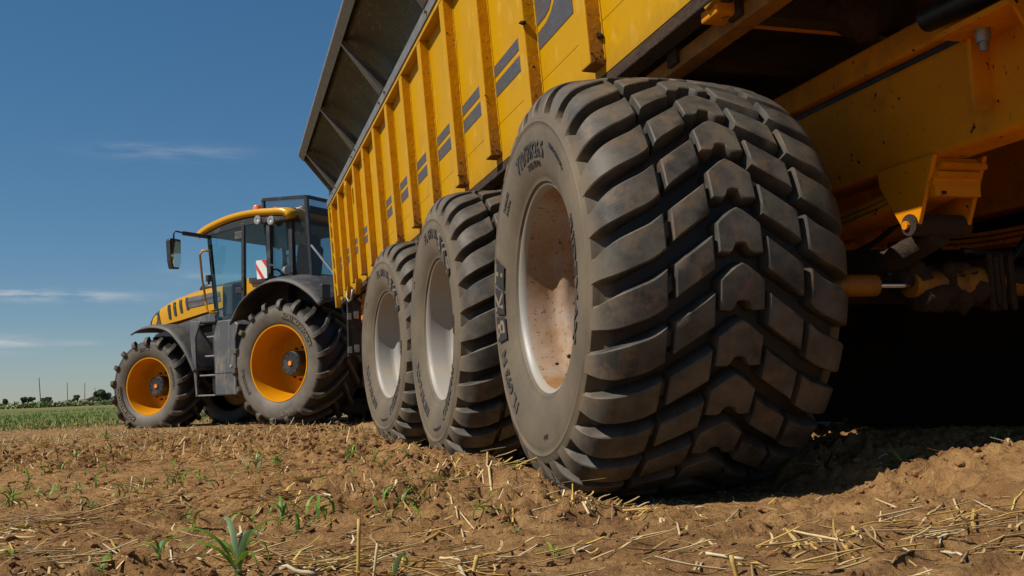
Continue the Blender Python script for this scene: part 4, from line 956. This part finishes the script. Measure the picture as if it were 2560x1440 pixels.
for cu, cv, n_, az0, sp in ((50, 1330, 55, .2, .16), (130, 1300, 25, .5, .10), (400, 1265, 40, .7, .10), (660, 1255, 55, .65, .13), (690, 1200, 25, .4, .12), (1260, 1225, 60, -.35, .13), (1480, 1295, 55, -.5, .12), (1990, 1375, 26, -.3, .15), (2110, 1370, 16, -.9, .10),
        (2380, 1225, 60, .4, .16), (770, 1435, 40, .1, .10), (1190, 1420, 45, .3, .12), (1850, 1410, 14, .1, .14), (900, 1400, 30, 1.2, .08), (340, 1215, 22, .9, .10), (1010, 1255, 20, 0, .12), (1560, 1370, 14, -.4, .12), (2230, 1345, 16, .5, .16), (2500, 1280, 12, .4, .12), (560, 1400, 18, .8, .1), (180, 1420, 18, .2, .1), (1100, 1180, 35, -.2, .2), (900, 1140, 50, .3, .35), (600, 1140, 50, .2, .4), (250, 1160, 45, .4, .35)):
    x0, y0 = on_ground(cu, cv)
    for j in range(int(n_*.75)):
        x, y = x0+ra.gauss(0, sp*.6), y0+ra.gauss(0, sp*.6); az = -az0+ra.gauss(0, .45) if ra.random() < .75 else ra.uniform(0, 6.28)
        p_ = straw_piece(x, y, ra.uniform(.03, .13), 0, az+YAW*0, ra.uniform(0, .22), ra.uniform(-.12, .12), segs=4)
        li = ra.random()*.018; p_ = [q+Vector((0, 0, li)) for q in p_]
        items.append((p_, ra.uniform(.0026, .0068), ncol(ra.choice(STRAW), ra.uniform(-.35, .15))))
soup('straw_litter', items, M['straw'], 'short pale straw bits littering the brown soil in front', 'straw')
items = []
for k in range(11000):
    x, y = wedge(5.0, 26, -24, 24)
    if under(x, y) or (x > .0 and y < 6.0): continue
    c = ncol(ra.choice(STRAW), ra.uniform(-.5, .0)); dd = math.hypot(x-CAM[0], y-CAM[1])
    z = float(gz(x, y)); L = ra.uniform(.05, .16); az = ra.uniform(0, 6.28); pit = ra.uniform(.5, 1.4) if ra.random() < .2 else ra.uniform(0, .35)
    p = Vector((x, y, z-.005)); q = p+Vector((math.cos(az)*math.cos(pit), math.sin(az)*math.cos(pit), math.sin(pit)))*L*(.65 if pit > .6 else 1)
    items.append(([p, q], ra.uniform(.003, .006)*(1+dd/14), c))
soup('stubble', items, M['straw'], 'dense cut straw stubble covering the field beside the tractor', 'stubble')
M['leaf'] = mat('leaf', (.10, .17, .03), .5, attr='col', var=.2, vscale=14, spec=.4)
_n, _l = M['leaf'].node_tree.nodes, M['leaf'].node_tree.links
_tb = _n.new('ShaderNodeBsdfTranslucent'); _mx = _n.new('ShaderNodeMixShader'); _mx.inputs[0].default_value = .35
_src = _n['Principled BSDF'].inputs['Base Color'].links[0].from_socket; _l.new(_src, _tb.inputs[0])
_l.new(_n['Principled BSDF'].outputs[0], _mx.inputs[1]); _l.new(_tb.outputs[0], _mx.inputs[2]); _l.new(_mx.outputs[0], _n['Material Output'].inputs[0])
GREEN = [(.15, .28, .035), (.20, .33, .04), (.12, .22, .04), (.28, .34, .06)]
items = []
for k in range(15000):
    x, y = wedge(18, 80, -26, 22)
    dd = math.hypot(x-CAM[0], y-CAM[1])
    if vn(np.array(x*.13+3), np.array(y*.10+40)) < -.12+(.12 if dd < 20 else 0): continue
    p = Vector((x, y, float(gz(x, y))-.01)); L = ra.uniform(.05, .13); az = ra.uniform(0, 6.28); pit = ra.uniform(.6, 1.4)
    items.append(([p, p+Vector((math.cos(az)*math.cos(pit), math.sin(az)*math.cos(pit), math.sin(pit)))*L], ra.uniform(.006, .012)*(1+dd/25), ncol(ra.choice(GREEN), ra.uniform(-.3, .2))))
soup('field_grass', items, M['leaf'], 'low green regrowth across the far part of the field', 'grass')
# weeds and volunteer blades: tiny, uncountable
items = []
for k in range(520):
    x, y = wedge(2.2, 13, -26, 15 if k % 3 else 40)
    if x > -.1 and y > -.3 and x < .8: continue
    if vn(np.array(x*1.1+11), np.array(y*1.1+3)) < .06: continue
    for j in range(ra.randint(2, 5)):
        az = ra.uniform(0, 6.28); L = ra.uniform(.018, .07); xx, yy_ = x+ra.gauss(0, .02), y+ra.gauss(0, .02); z = float(gz(xx, yy_))
        p = Vector((xx, yy_, z-.003)); d = Vector((math.cos(az), math.sin(az), 0))
        if x > -.25 and y < .5: continue
        items.append(([p+d*(L*t*t*.9)+Vector((0, 0, L*(1.5*t-.75*t*t))) for t in (0, .3, .55, .8, 1)], ra.uniform(.003, .008), ncol(ra.choice(GREEN), ra.uniform(-.2, .4))))
soup('weeds', items, M['leaf'], 'tiny green weeds sprouting between the soil clods', 'weeds')
# soil crumbs
M['crumb'] = mat('soil_crumb', (.31, .158, .066), .95, var=.55, vscale=9, bump=(90, .5, .008), spec=.12)
base = [lump(0, 0, 0, 1, 1, .7, s_*3.3, 1) for s_ in range(8)]
rg = np.random.default_rng(3); NC = 95000
dd = np.exp(rg.uniform(math.log(1.45), math.log(9), NC)); aa = np.radians(rg.uniform(-28, 58, NC)); cx, cy = CAM[0]+dd*np.sin(aa), CAM[1]+dd*np.cos(aa)
keep = rg.random(NC) < .10+.9*clodmask(cx, cy)**1.3*np.clip(.35+2.2*fbm(cx*3.1, cy*3.1, 3), 0, 1)
cx, cy, dd = cx[keep], cy[keep], dd[keep]; rr = (.0018+.013*rg.random(len(cx))**4.5)*np.clip(dd/3, .75, 1.6); cz = gz(cx, cy)+rr*.15; th_ = rg.uniform(0, 6.28, len(cx)); fl = rg.uniform(.6, 1.3, (len(cx), 3))
V, F, n0 = [], [], 0
for bi in range(8):
    sel = np.arange(len(cx)) % 8 == bi; bv = np.array(base[bi][0]); bf = np.array(base[bi][1]); k_ = sel.sum(); c_, s1 = np.cos(th_[sel])[:, None], np.sin(th_[sel])[:, None]
    q = bv[None]*fl[sel][:, None, :]*rr[sel][:, None, None]
    P_ = np.stack([q[..., 0]*c_-q[..., 1]*s1+cx[sel][:, None], q[..., 0]*s1+q[..., 1]*c_+cy[sel][:, None], q[..., 2]+cz[sel][:, None]], -1).reshape(-1, 3)
    V.append(P_); F.append((bf[None]+np.arange(k_)[:, None, None]*len(bv)+n0).reshape(-1, 3)); n0 += len(P_)
V = np.concatenate(V).tolist(); F = np.concatenate(F).tolist()
me = bpy.data.meshes.new('soil_crumbs'); me.from_pydata(V, [], F); me.update(); tag(link('soil_crumbs', me, M['crumb']), 'loose brown soil crumbs scattered over the tilled field', 'soil', kind='stuff')
# larger straw stalks, each its own thing
def stalk_obj(path, w, c, label, group):
    mb = MB(); n_ = len(path); o0 = path[0].copy()
    mb.tube([p-o0 for p in path], [w*.5*(1.0 if i % 3 else 1.12) for i in range(n_)], 6)
    o = mb.build('straw_stalk', c, smooth='all'); o.location = o0; tag(o, label, 'straw', group); return o
SM = [mat('straw_%s' % n_, c, .65, var=.25, vscale=60, spec=.35) for n_, c in (('pale', (.62, .47, .24)), ('gold', (.56, .36, .10)), ('white', (.62, .52, .34)), ('brown', (.36, .23, .10)))]
COLN = ('pale', 'golden', 'whitish', 'brown')
def stalk_label(u, v, mi, L, steep=False):
    col = 'at the left picture edge|in the left foreground|left of the largest seedling|near the largest seedling|below the farthest trailer wheel|below the middle trailer wheel|beside the near trailer wheel|before the near trailer wheel|on the wheel track|on the right bank|at the right picture edge'.split('|')
    cuts = [110, 280, 470, 760, 960, 1180, 1380, 1620, 1960, 2260, 9999]
    i = next(k for k, c in enumerate(cuts) if u < c)
    row = 'at the very bottom' if v > 1400 else 'low down' if v > 1340 else 'midway' if v > 1265 else 'farther back'
    lab = '%s %s straw stalk %s %s, %s' % ('long' if L > 75 else 'short' if L < 42 else 'medium', COLN[mi], 'standing' if steep else 'lying', col[i], row)
    return lab
def place_stalk(u0, v0, u1, v1, w, mi, label, group, lift0=.004, lift1=.004):
    x0, y0 = on_ground(u0, v0); x1, y1 = on_ground(u1, v1)
    a = Vector((x0, y0, float(gz(x0, y0))+lift0)); b = Vector((x1, y1, float(gz(x1, y1))+lift1)); path = []
    if (b-a).length > .2: b = a+(b-a).normalized()*.2; b.z = float(gz(b.x, b.y))+lift1
    for t in np.linspace(0, 1, 6):
        p = a.lerp(b, t); p.z = max(p.z, float(gz(p.x, p.y))+w*.4); path.append(p)
    stalk_obj(path, w, SM[mi], label, group)
spec = [(810, 1265, 895, 1335, .008, 2, 'long pale straw stalk lying alone left of the upright stub'), (895, 1440, 900, 1310, .009, 1, None),
        (1215, 1205, 1305, 1250, .011, 0, 'thick bent pale stalk beside the rear tyre, slanting right'), (1230, 1226, 1300, 1235, .008, 0, None), (975, 1268, 1055, 1266, .007, 2, 'white straw stalk lying flat in the middle foreground'),
        (1460, 1250, 1560, 1310, .011, 0, None), (1440, 1290, 1500, 1306, .010, 0, None), (1530, 1280, 1620, 1298, .007, 1, None), (1470, 1248, 1550, 1300, .008, 0, None),
        (1960, 1345, 2110, 1362, .008, 0, None), (1965, 1350, 2025, 1385, .009, 1, None), (2010, 1360, 2050, 1410, .008, 1, None), (2105, 1360, 2140, 1405, .008, 1, None), (2140, 1365, 2165, 1400, .008, 1, None),
        (2300, 1290, 2400, 1245, .009, 0, 'straw stalk rising to the right on the right bank'), (2370, 1185, 2420, 1215, .008, 0, None), (2520, 1180, 2560, 1166, .009, 0, None),
        (1765, 1390, 1860, 1405, .008, 2, None), (1845, 1390, 1860, 1440, .011, 1, None), (1845, 1415, 1925, 1425, .007, 1, None), (1960, 1358, 2000, 1364, .009, 2, None),
        (1060, 1360, 1110, 1310, .009, 1, 'gold straw stalk leaning right in the centre foreground'), (1100, 1400, 1170, 1410, .008, 0, None), (1180, 1440, 1195, 1400, .011, 1, None), (1125, 1290, 1170, 1305, .007, 0, None),
        (635, 1290, 740, 1215, .007, 1, None), (610, 1320, 700, 1240, .007, 0, None), (590, 1230, 650, 1215, .006, 0, None), (640, 1240, 720, 1202, .007, 0, None), (570, 1300, 620, 1270, .009, 3, None),
        (200, 1290, 250, 1240, .008, 3, None), (345, 1300, 430, 1255, .008, 1, None), (350, 1298, 460, 1240, .007, 1, None), (390, 1260, 460, 1240, .007, 3, None), (325, 1230, 330, 1190, .009, 2, 'short upright pale straw stub, left one of three in a row'),
        (345, 1230, 347, 1210, .008, 0, None), (358, 1225, 362, 1195, .008, 0, None), (0, 1330, 130, 1325, .007, 1, None), (10, 1345, 150, 1300, .007, 1, None), (0, 1352, 90, 1345, .006, 0, None), (-10, 1310, 80, 1335, .007, 3, None),
        (20, 1320, 110, 1345, .006, 0, None), (-20, 1340, 60, 1330, .007, 1, None), (90, 1233, 170, 1225, .006, 2, None), (700, 1420, 790, 1440, .012, 2, None), (760, 1430, 800, 1425, .010, 0, None), (1080, 1150, 1110, 1170, .006, 0, None), (930, 1440, 945, 1350, .007, 0, None),
        (2190, 1265, 2260, 1300, .006, 0, None), (1700, 1280, 1760, 1270, .005, 2, None), (1960, 1125, 1990, 1160, .006, 0, None), (2060, 1200, 2110, 1165, .008, 3, None), (2190, 1115, 2240, 1150, .006, 2, None), (1620, 1232, 1650, 1262, .007, 2, None)]
GL = {}
for s_ in spec:
    s_ = (*s_[:4], s_[4]*.68, *s_[5:])
    u = (s_[0]+s_[2])/2; v = (s_[1]+s_[3])/2
    steep = abs(s_[3]-s_[1]) > 1.3*abs(s_[2]-s_[0])
    lab = s_[6] or stalk_label(u, v, s_[5], math.hypot(s_[2]-s_[0], s_[3]-s_[1]), steep and v > 1180)
    if steep and v > 1180:
        x0, y0 = on_ground(s_[0], max(s_[1], s_[3])); d_ = math.hypot(x0-CAM[0], y0-CAM[1]); z0 = float(gz(x0, y0)); L = abs(s_[3]-s_[1])/FPX*d_
        top = Vector((x0+(s_[2]-s_[0])/FPX*d_*(1 if s_[1] > s_[3] else -1), y0, z0+L)); a = Vector((x0, y0, z0-.01))
        stalk_obj([a.lerp(top, t) for t in np.linspace(0, 1, 5)], s_[4], SM[s_[5]], lab, 'straw stalks')
    else: place_stalk(*s_[:6], lab, 'straw stalks')
for k in range(115):          # further loose stalks, found by looking along the picture
    u, v = ra.uniform(-60, 2620), 1440-ra.random()**.8*250
    if 1180 < u < 2200 and v < 1285: continue
    an = ra.uniform(0, 6.28); L = ra.uniform(20, 90); 
    mi_ = ra.randrange(4); lab = stalk_label(u, v, mi_, L)
    place_stalk(u, v, u+L*math.cos(an), v+L*.45*math.sin(an), ra.uniform(.0026, .0050), mi_, lab, 'straw stalks')
# seedlings: stem and each leaf a part
LM = [mat('blade_green', (.17, .31, .035), .42, var=.25, vscale=18), mat('blade_blue_green', (.20, .30, .14), .45, var=.2, vscale=18), mat('blade_yellow_green', (.30, .40, .04), .45, var=.2, vscale=18), mat('leaf_red', (.17, .05, .03), .6)]
for m_ in LM[:3]:
    n_, l_ = m_.node_tree.nodes, m_.node_tree.links; tb = n_.new('ShaderNodeBsdfTranslucent'); mx_ = n_.new('ShaderNodeMixShader'); mx_.inputs[0].default_value = .35
    l_.new(n_['Principled BSDF'].inputs['Base Color'].links[0].from_socket, tb.inputs[0]); l_.new(n_['Principled BSDF'].outputs[0], mx_.inputs[1]); l_.new(tb.outputs[0], mx_.inputs[2]); l_.new(mx_.outputs[0], n_['Material Output'].inputs[0])
def blade(root, L, w, az, up, droop, z0=0.0, twist=.3):
    n = 12; rows = []; p = Vector((0, 0, z0)); ang = up
    for k in range(n+1):
        t = k/n; d = Vector((math.cos(az)*math.cos(ang), math.sin(az)*math.cos(ang), math.sin(ang)))
        s_ = Vector((-math.sin(az), math.cos(az), 0)); nn = s_.cross(d); ww = w*min(1, 3.0*t+.35)*(1-max(0, t-.35)/.65)**.75+.0004
        tw = twist*math.sin(3*t); sv = s_*math.cos(tw)+nn*math.sin(tw)
        rows.append([p-sv*ww*.5+nn*ww*.12, p.copy()-nn*ww*.05, p+sv*ww*.5+nn*ww*.12]); p = p+d*(L/n); ang -= droop/n*(.4+1.4*t)
    return rows
def seedling(u, v, h, leaves, label, seed, mi=0, wid=1.0, name='grass_seedling', group=None, cat='seedling'):
    r_ = random.Random(seed); x, y = on_ground(u, v); root = empty(name, (x, y, float(gz(x, y))-.004)); tag(root, label, cat, group)
    lean = Vector((r_.uniform(-.1, .1), r_.uniform(-.1, .1), 1))
    MB().tube([lean*(h*t) for t in (0, .15, .33)], [h*.03, h*.028, h*.02], 7).build('stem', LM[mi], root, smooth='all')
    for k in range(leaves):
        az = r_.uniform(0, 6.28) if leaves > 3 else 2.4*k+r_.uniform(-.5, .5)+seed
        MB().sheet(blade(None, h*r_.uniform(.75, 1.15), h*wid*r_.uniform(.07, .115), az, r_.uniform(.8, 1.35), r_.uniform(2.0, 4.0), h*(.06+.24*k/leaves))).build('leaf', LM[mi if k % 3 else (1 if mi == 0 else mi)], root, smooth='all')
    return root
seedling(595, 1455, .15, 9, 'largest grass seedling with drooping broad blades at the bottom edge', 5, wid=.72)
SEED = [(705, 1300, .095, 6, 'bushy green seedling in the loose straw left of centre', 8), (255, 1410, .095, 3, 'slender seedling left of the largest one at the bottom', 9), (30, 1265, .13, 3, 'tall seedling at the left picture edge', 10), (228, 1275, .07, 3, 'small seedling left, above the heap of straw', 11),
        (72, 1185, .11, 3, 'seedling farther back near the left edge', 12), (188, 1150, .10, 4, 'seedling in the field below the front tractor tyre, left', 13), (640, 1168, .11, 9, 'dense bright green tuft of grass in front of the trailer tyres', 14), (700, 1165, .11, 4, 'seedling just right of the dense green tuft', 15),
        (500, 1205, .075, 3, 'little seedling in bare soil below the rear tractor tyre', 16), (415, 1190, .075, 3, 'little seedling below the front tractor tyre', 17), (400, 1430, .07, 5, 'low spreading weed left of the largest seedling', 18), (1042, 1112, .10, 5, 'grass tuft at the foot of the farthest trailer tyre', 19),
        (1250, 1160, .09, 6, 'grass tuft between the middle and the near trailer tyre', 20), (1205, 1155, .07, 4, 'small grass tuft under the middle trailer tyre', 21), (2262, 1195, .11, 3, 'thin yellow green shoot on the sunlit right bank', 22), (2490, 1140, .13, 4, 'dim grass shoot in the shade at the right edge', 23),
        (955, 1240, .05, 4, 'tiny weed in bare soil in the centre', 24), (940, 1290, .05, 4, 'tiny weed beside the white straw stalk', 25), (865, 1145, .12, 5, 'seedling in front of the farthest trailer tyre, to its left', 26), (265, 1110, .14, 5, 'green tuft before the front tractor wheel', 27), (880, 1150, .1, 3, 'thin shoot beside the seedling before the farthest trailer tyre', 28),
        (1020, 1145, .1, 3, 'upright blade left of the farthest trailer tyre foot', 29), (1435, 1235, .06, 2, 'single green blade at the foot of the near trailer tyre', 30), (1052, 1320, .06, 2, 'pair of green blades standing in the centre foreground', 31), (1290, 1330, .055, 2, 'short green blades in front of the near tyre, left', 32), (450, 1190, .06, 3, 'low shoot between the two tractor tyres', 33), (1385, 1400, .05, 5, 'low weed at the bottom below the near tyre', 34), (555, 1180, .06, 3, 'small shoot in front of the step of the tractor', 35), (985, 1440, .08, 2, 'arched blade at the bottom edge, centre', 36), (30, 1440, .05, 4, 'low weed in the bottom left corner', 37)]
for u, v, h, n_, lab, sd in SEED: seedling(u, v, h, n_, lab, sd, (0, 2, 0)[sd % 3], group='grass seedlings')

# ------------------------------------------------------------------ far background
def dirp(u, dist):
    d = _f+_rx*((u-1280)/FPX)-_ux*((985-720)/FPX); a = math.atan2(d.x, d.y); return CAM[0]+dist*math.sin(a), CAM[1]+dist*math.cos(a)
def leaf_cloud(items, n, size, rnd):
    """items: ellipsoids (c, r). scattered leaf clumps (two crossed triangles-quads each)"""
    V, F = [], []
    for c, r in items:
        for k in range(n):
            while True:
                p = Vector((rnd.uniform(-1, 1), rnd.uniform(-1, 1), rnd.uniform(-1, 1)))
                if .25 < p.length < 1: break
            p = Vector((c[0]+p.x*r[0], c[1]+p.y*r[1], c[2]+p.z*r[2])); a = Vector((rnd.gauss(0, 1), rnd.gauss(0, 1), rnd.gauss(0, 1))).normalized(); b = a.orthogonal().normalized(); s_ = size*rnd.uniform(.5, 1.4)
            k0 = len(V); V += [p-a*s_, p+b*s_*.6, p+a*s_, p-b*s_*.6]; F.append((k0, k0+1, k0+2, k0+3))
    q = MB(); q.add(V, F); return q
FM = [mat('far_foliage_dark', (.06, .10, .04), .7, var=.4, vscale=.5), mat('far_foliage_green', (.20, .27, .06), .7, var=.35, vscale=.4), mat('far_foliage_olive', (.15, .20, .055), .7, var=.35, vscale=.4)]
BARK = mat('far_bark', (.06, .045, .035), .9)
rb_ = random.Random(31)
def hedge(u0, u1, dist, h, mi, label):
    a = dirp(u0, dist); b = dirp(u1, dist*1.02); L = math.hypot(a[0]-b[0], a[1]-b[1]); n = max(3, int(L/1.6)); o0 = Vector((*a, float(gz(*a))))
    it = []
    for k in range(n):
        t = (k+.5)/n; hh = h*rb_.uniform(.75, 1.15); it.append(((a[0]+(b[0]-a[0])*t-o0.x, a[1]+(b[1]-a[1])*t-o0.y, hh*.45), (1.3, 1.3, hh*.58)))
    root = empty('hedge_bush', o0); tag(root, label, 'hedge', 'field boundary hedge'); leaf_cloud(it, 130, .20, rb_).build('foliage', FM[mi], root, recalc=False)
    MB().tube([(0, 0, 0), (0, 0, h*.6)], .06, 6).build('stem', BARK, root)
hedge(-260, -60, 150, .9, 1, 'bright green hedge bushes past the left edge of the field')
hedge(-55, 52, 150, .9, 1, 'bright green hedge bushes at the far left of the field boundary')
hedge(54, 70, 160, .7, 2, 'low gap filler bush between the first two hedge bushes')
hedge(71, 112, 160, .9, 1, 'second hedge bush from the left, below the first utility pole')
hedge(113, 150, 165, .9, 2, 'lower olive hedge stretch between the first two utility poles')
hedge(150, 200, 165, .95, 2, 'olive hedge below the second utility pole')
hedge(200, 330, 165, 1.0, 2, 'olive hedge running behind the front tractor tyre')
hedge(330, 1200, 175, 1.2, 2, 'hedge hidden behind the tractor, seen between its wheels')
def far_tree(u, dist, h, w, mi, label, gap=.5):
    x, y = dirp(u, dist); root = empty('far_tree', (x, y, float(gz(x, y)))); tag(root, label, 'tree', 'far trees')
    tr = MB(); tr.tube([(0, 0, -.3), (0, 0, h*.35), (w*.05, 0, h*.6)], [h*.04, h*.03, h*.015], 8)
    for k in range(4):
        a = k*1.6; tr.tube([(0, 0, h*.3), (w*.28*math.cos(a), w*.28*math.sin(a), h*.6)], [h*.018, h*.008], 6)
    tr.build('trunk', BARK, root)
    it = []
    for k in range(9):
        a = rb_.uniform(0, 6.28); rr = w*.33*rb_.random(); it.append(((rr*math.cos(a)*1.4, rr*math.sin(a), h*rb_.uniform(.40, .82)), (w*.22, w*.22, h*.16)))
    leaf_cloud(it, 240, .045*h+.05, rb_).build('crown', FM[mi], root, recalc=False)
far_tree(258, 330, 5.0, 5.2, 0, 'largest far tree, left of the front tractor tyre')
far_tree(190, 420, 4.0, 3.2, 0, 'small dark far tree beside the second utility pole')
far_tree(122, 420, 3.6, 3.8, 0, 'small round far tree right of the first utility pole')
far_tree(60, 400, 3.8, 3.2, 0, 'small dark far tree, left of a pair near the left edge')
far_tree(76, 400, 3.7, 3.6, 0, 'small dark far tree, right of a pair near the left edge')
far_tree(11, 420, 3.6, 2.6, 0, 'far tree nearest the left picture edge')
far_tree(108, 450, 3.4, 3.2, 0, 'low far tree just behind the first utility pole')
far_tree(246, 330, 2.6, 3.0, 2, 'low bush at the foot of the largest far tree')
for u, top, base, dist, dx, lab in ((103, 950, 1000, 260, -5, 'tallest utility pole, leftmost of the row, leaning left'), (169.5, 961, 998, 330, -1.5, 'second utility pole from the left'), (212, 962, 997, 330, 0, 'third utility pole from the left'), (240, 972, 995, 380, -2.5, 'fourth, shorter utility pole near the largest far tree'), (277, 982, 993, 500, -1, 'shortest utility pole beside the front tractor tyre')):
    x, y = dirp(u, dist); z = float(gz(x, y)); H = (base-top+14)/FPX*dist; lean = dx/FPX*dist+H*.038
    root = empty('utility_pole', (x, y, z)); tag(root, lab, 'pole', 'utility poles')
    MB().tube([(0, 0, -.3), (lean*.96-H*.038, 0, H)], [.11, .08], 10).build('post', BARK, root, smooth=50)
# distant tan slopes behind the hedge
hx = []
for k, (u0, u1, dist, hgt) in enumerate(((-400, 90, 700, 2.2), (95, 172, 560, 3.6), (165, 200, 520, 5.2), (150, 1400, 900, 2.6))):
    a, b = dirp(u0, dist), dirp(u1, dist); rows = []
    for j in range(5):
        row = []
        for i in range(33):
            t = i/32; x = a[0]+(b[0]-a[0])*t; y = a[1]+(b[1]-a[1])*t+j*40; row.append((x, y, -.5+hgt*math.sin(math.pi*t)**.6*math.sin(math.pi*min(1, (j+.001)/4*.75))*(1+.2*math.sin(9*t+k))))
        rows.append(row)
    tag(MB().sheet(rows).build('hill', mat('stubble_slope_%d' % k, ((.36, .25, .12), (.36, .25, .12), (.30, .17, .085), (.22, .2, .09))[k], .95, var=.3, vscale=.05), smooth='all'), ('low tan stubble slope far left behind the hedge', 'low tan stubble slope between the first two utility poles', 'small reddish brown rise by the second utility pole', 'long low slope on the horizon behind the tractor')[k], 'hill', kind='structure')
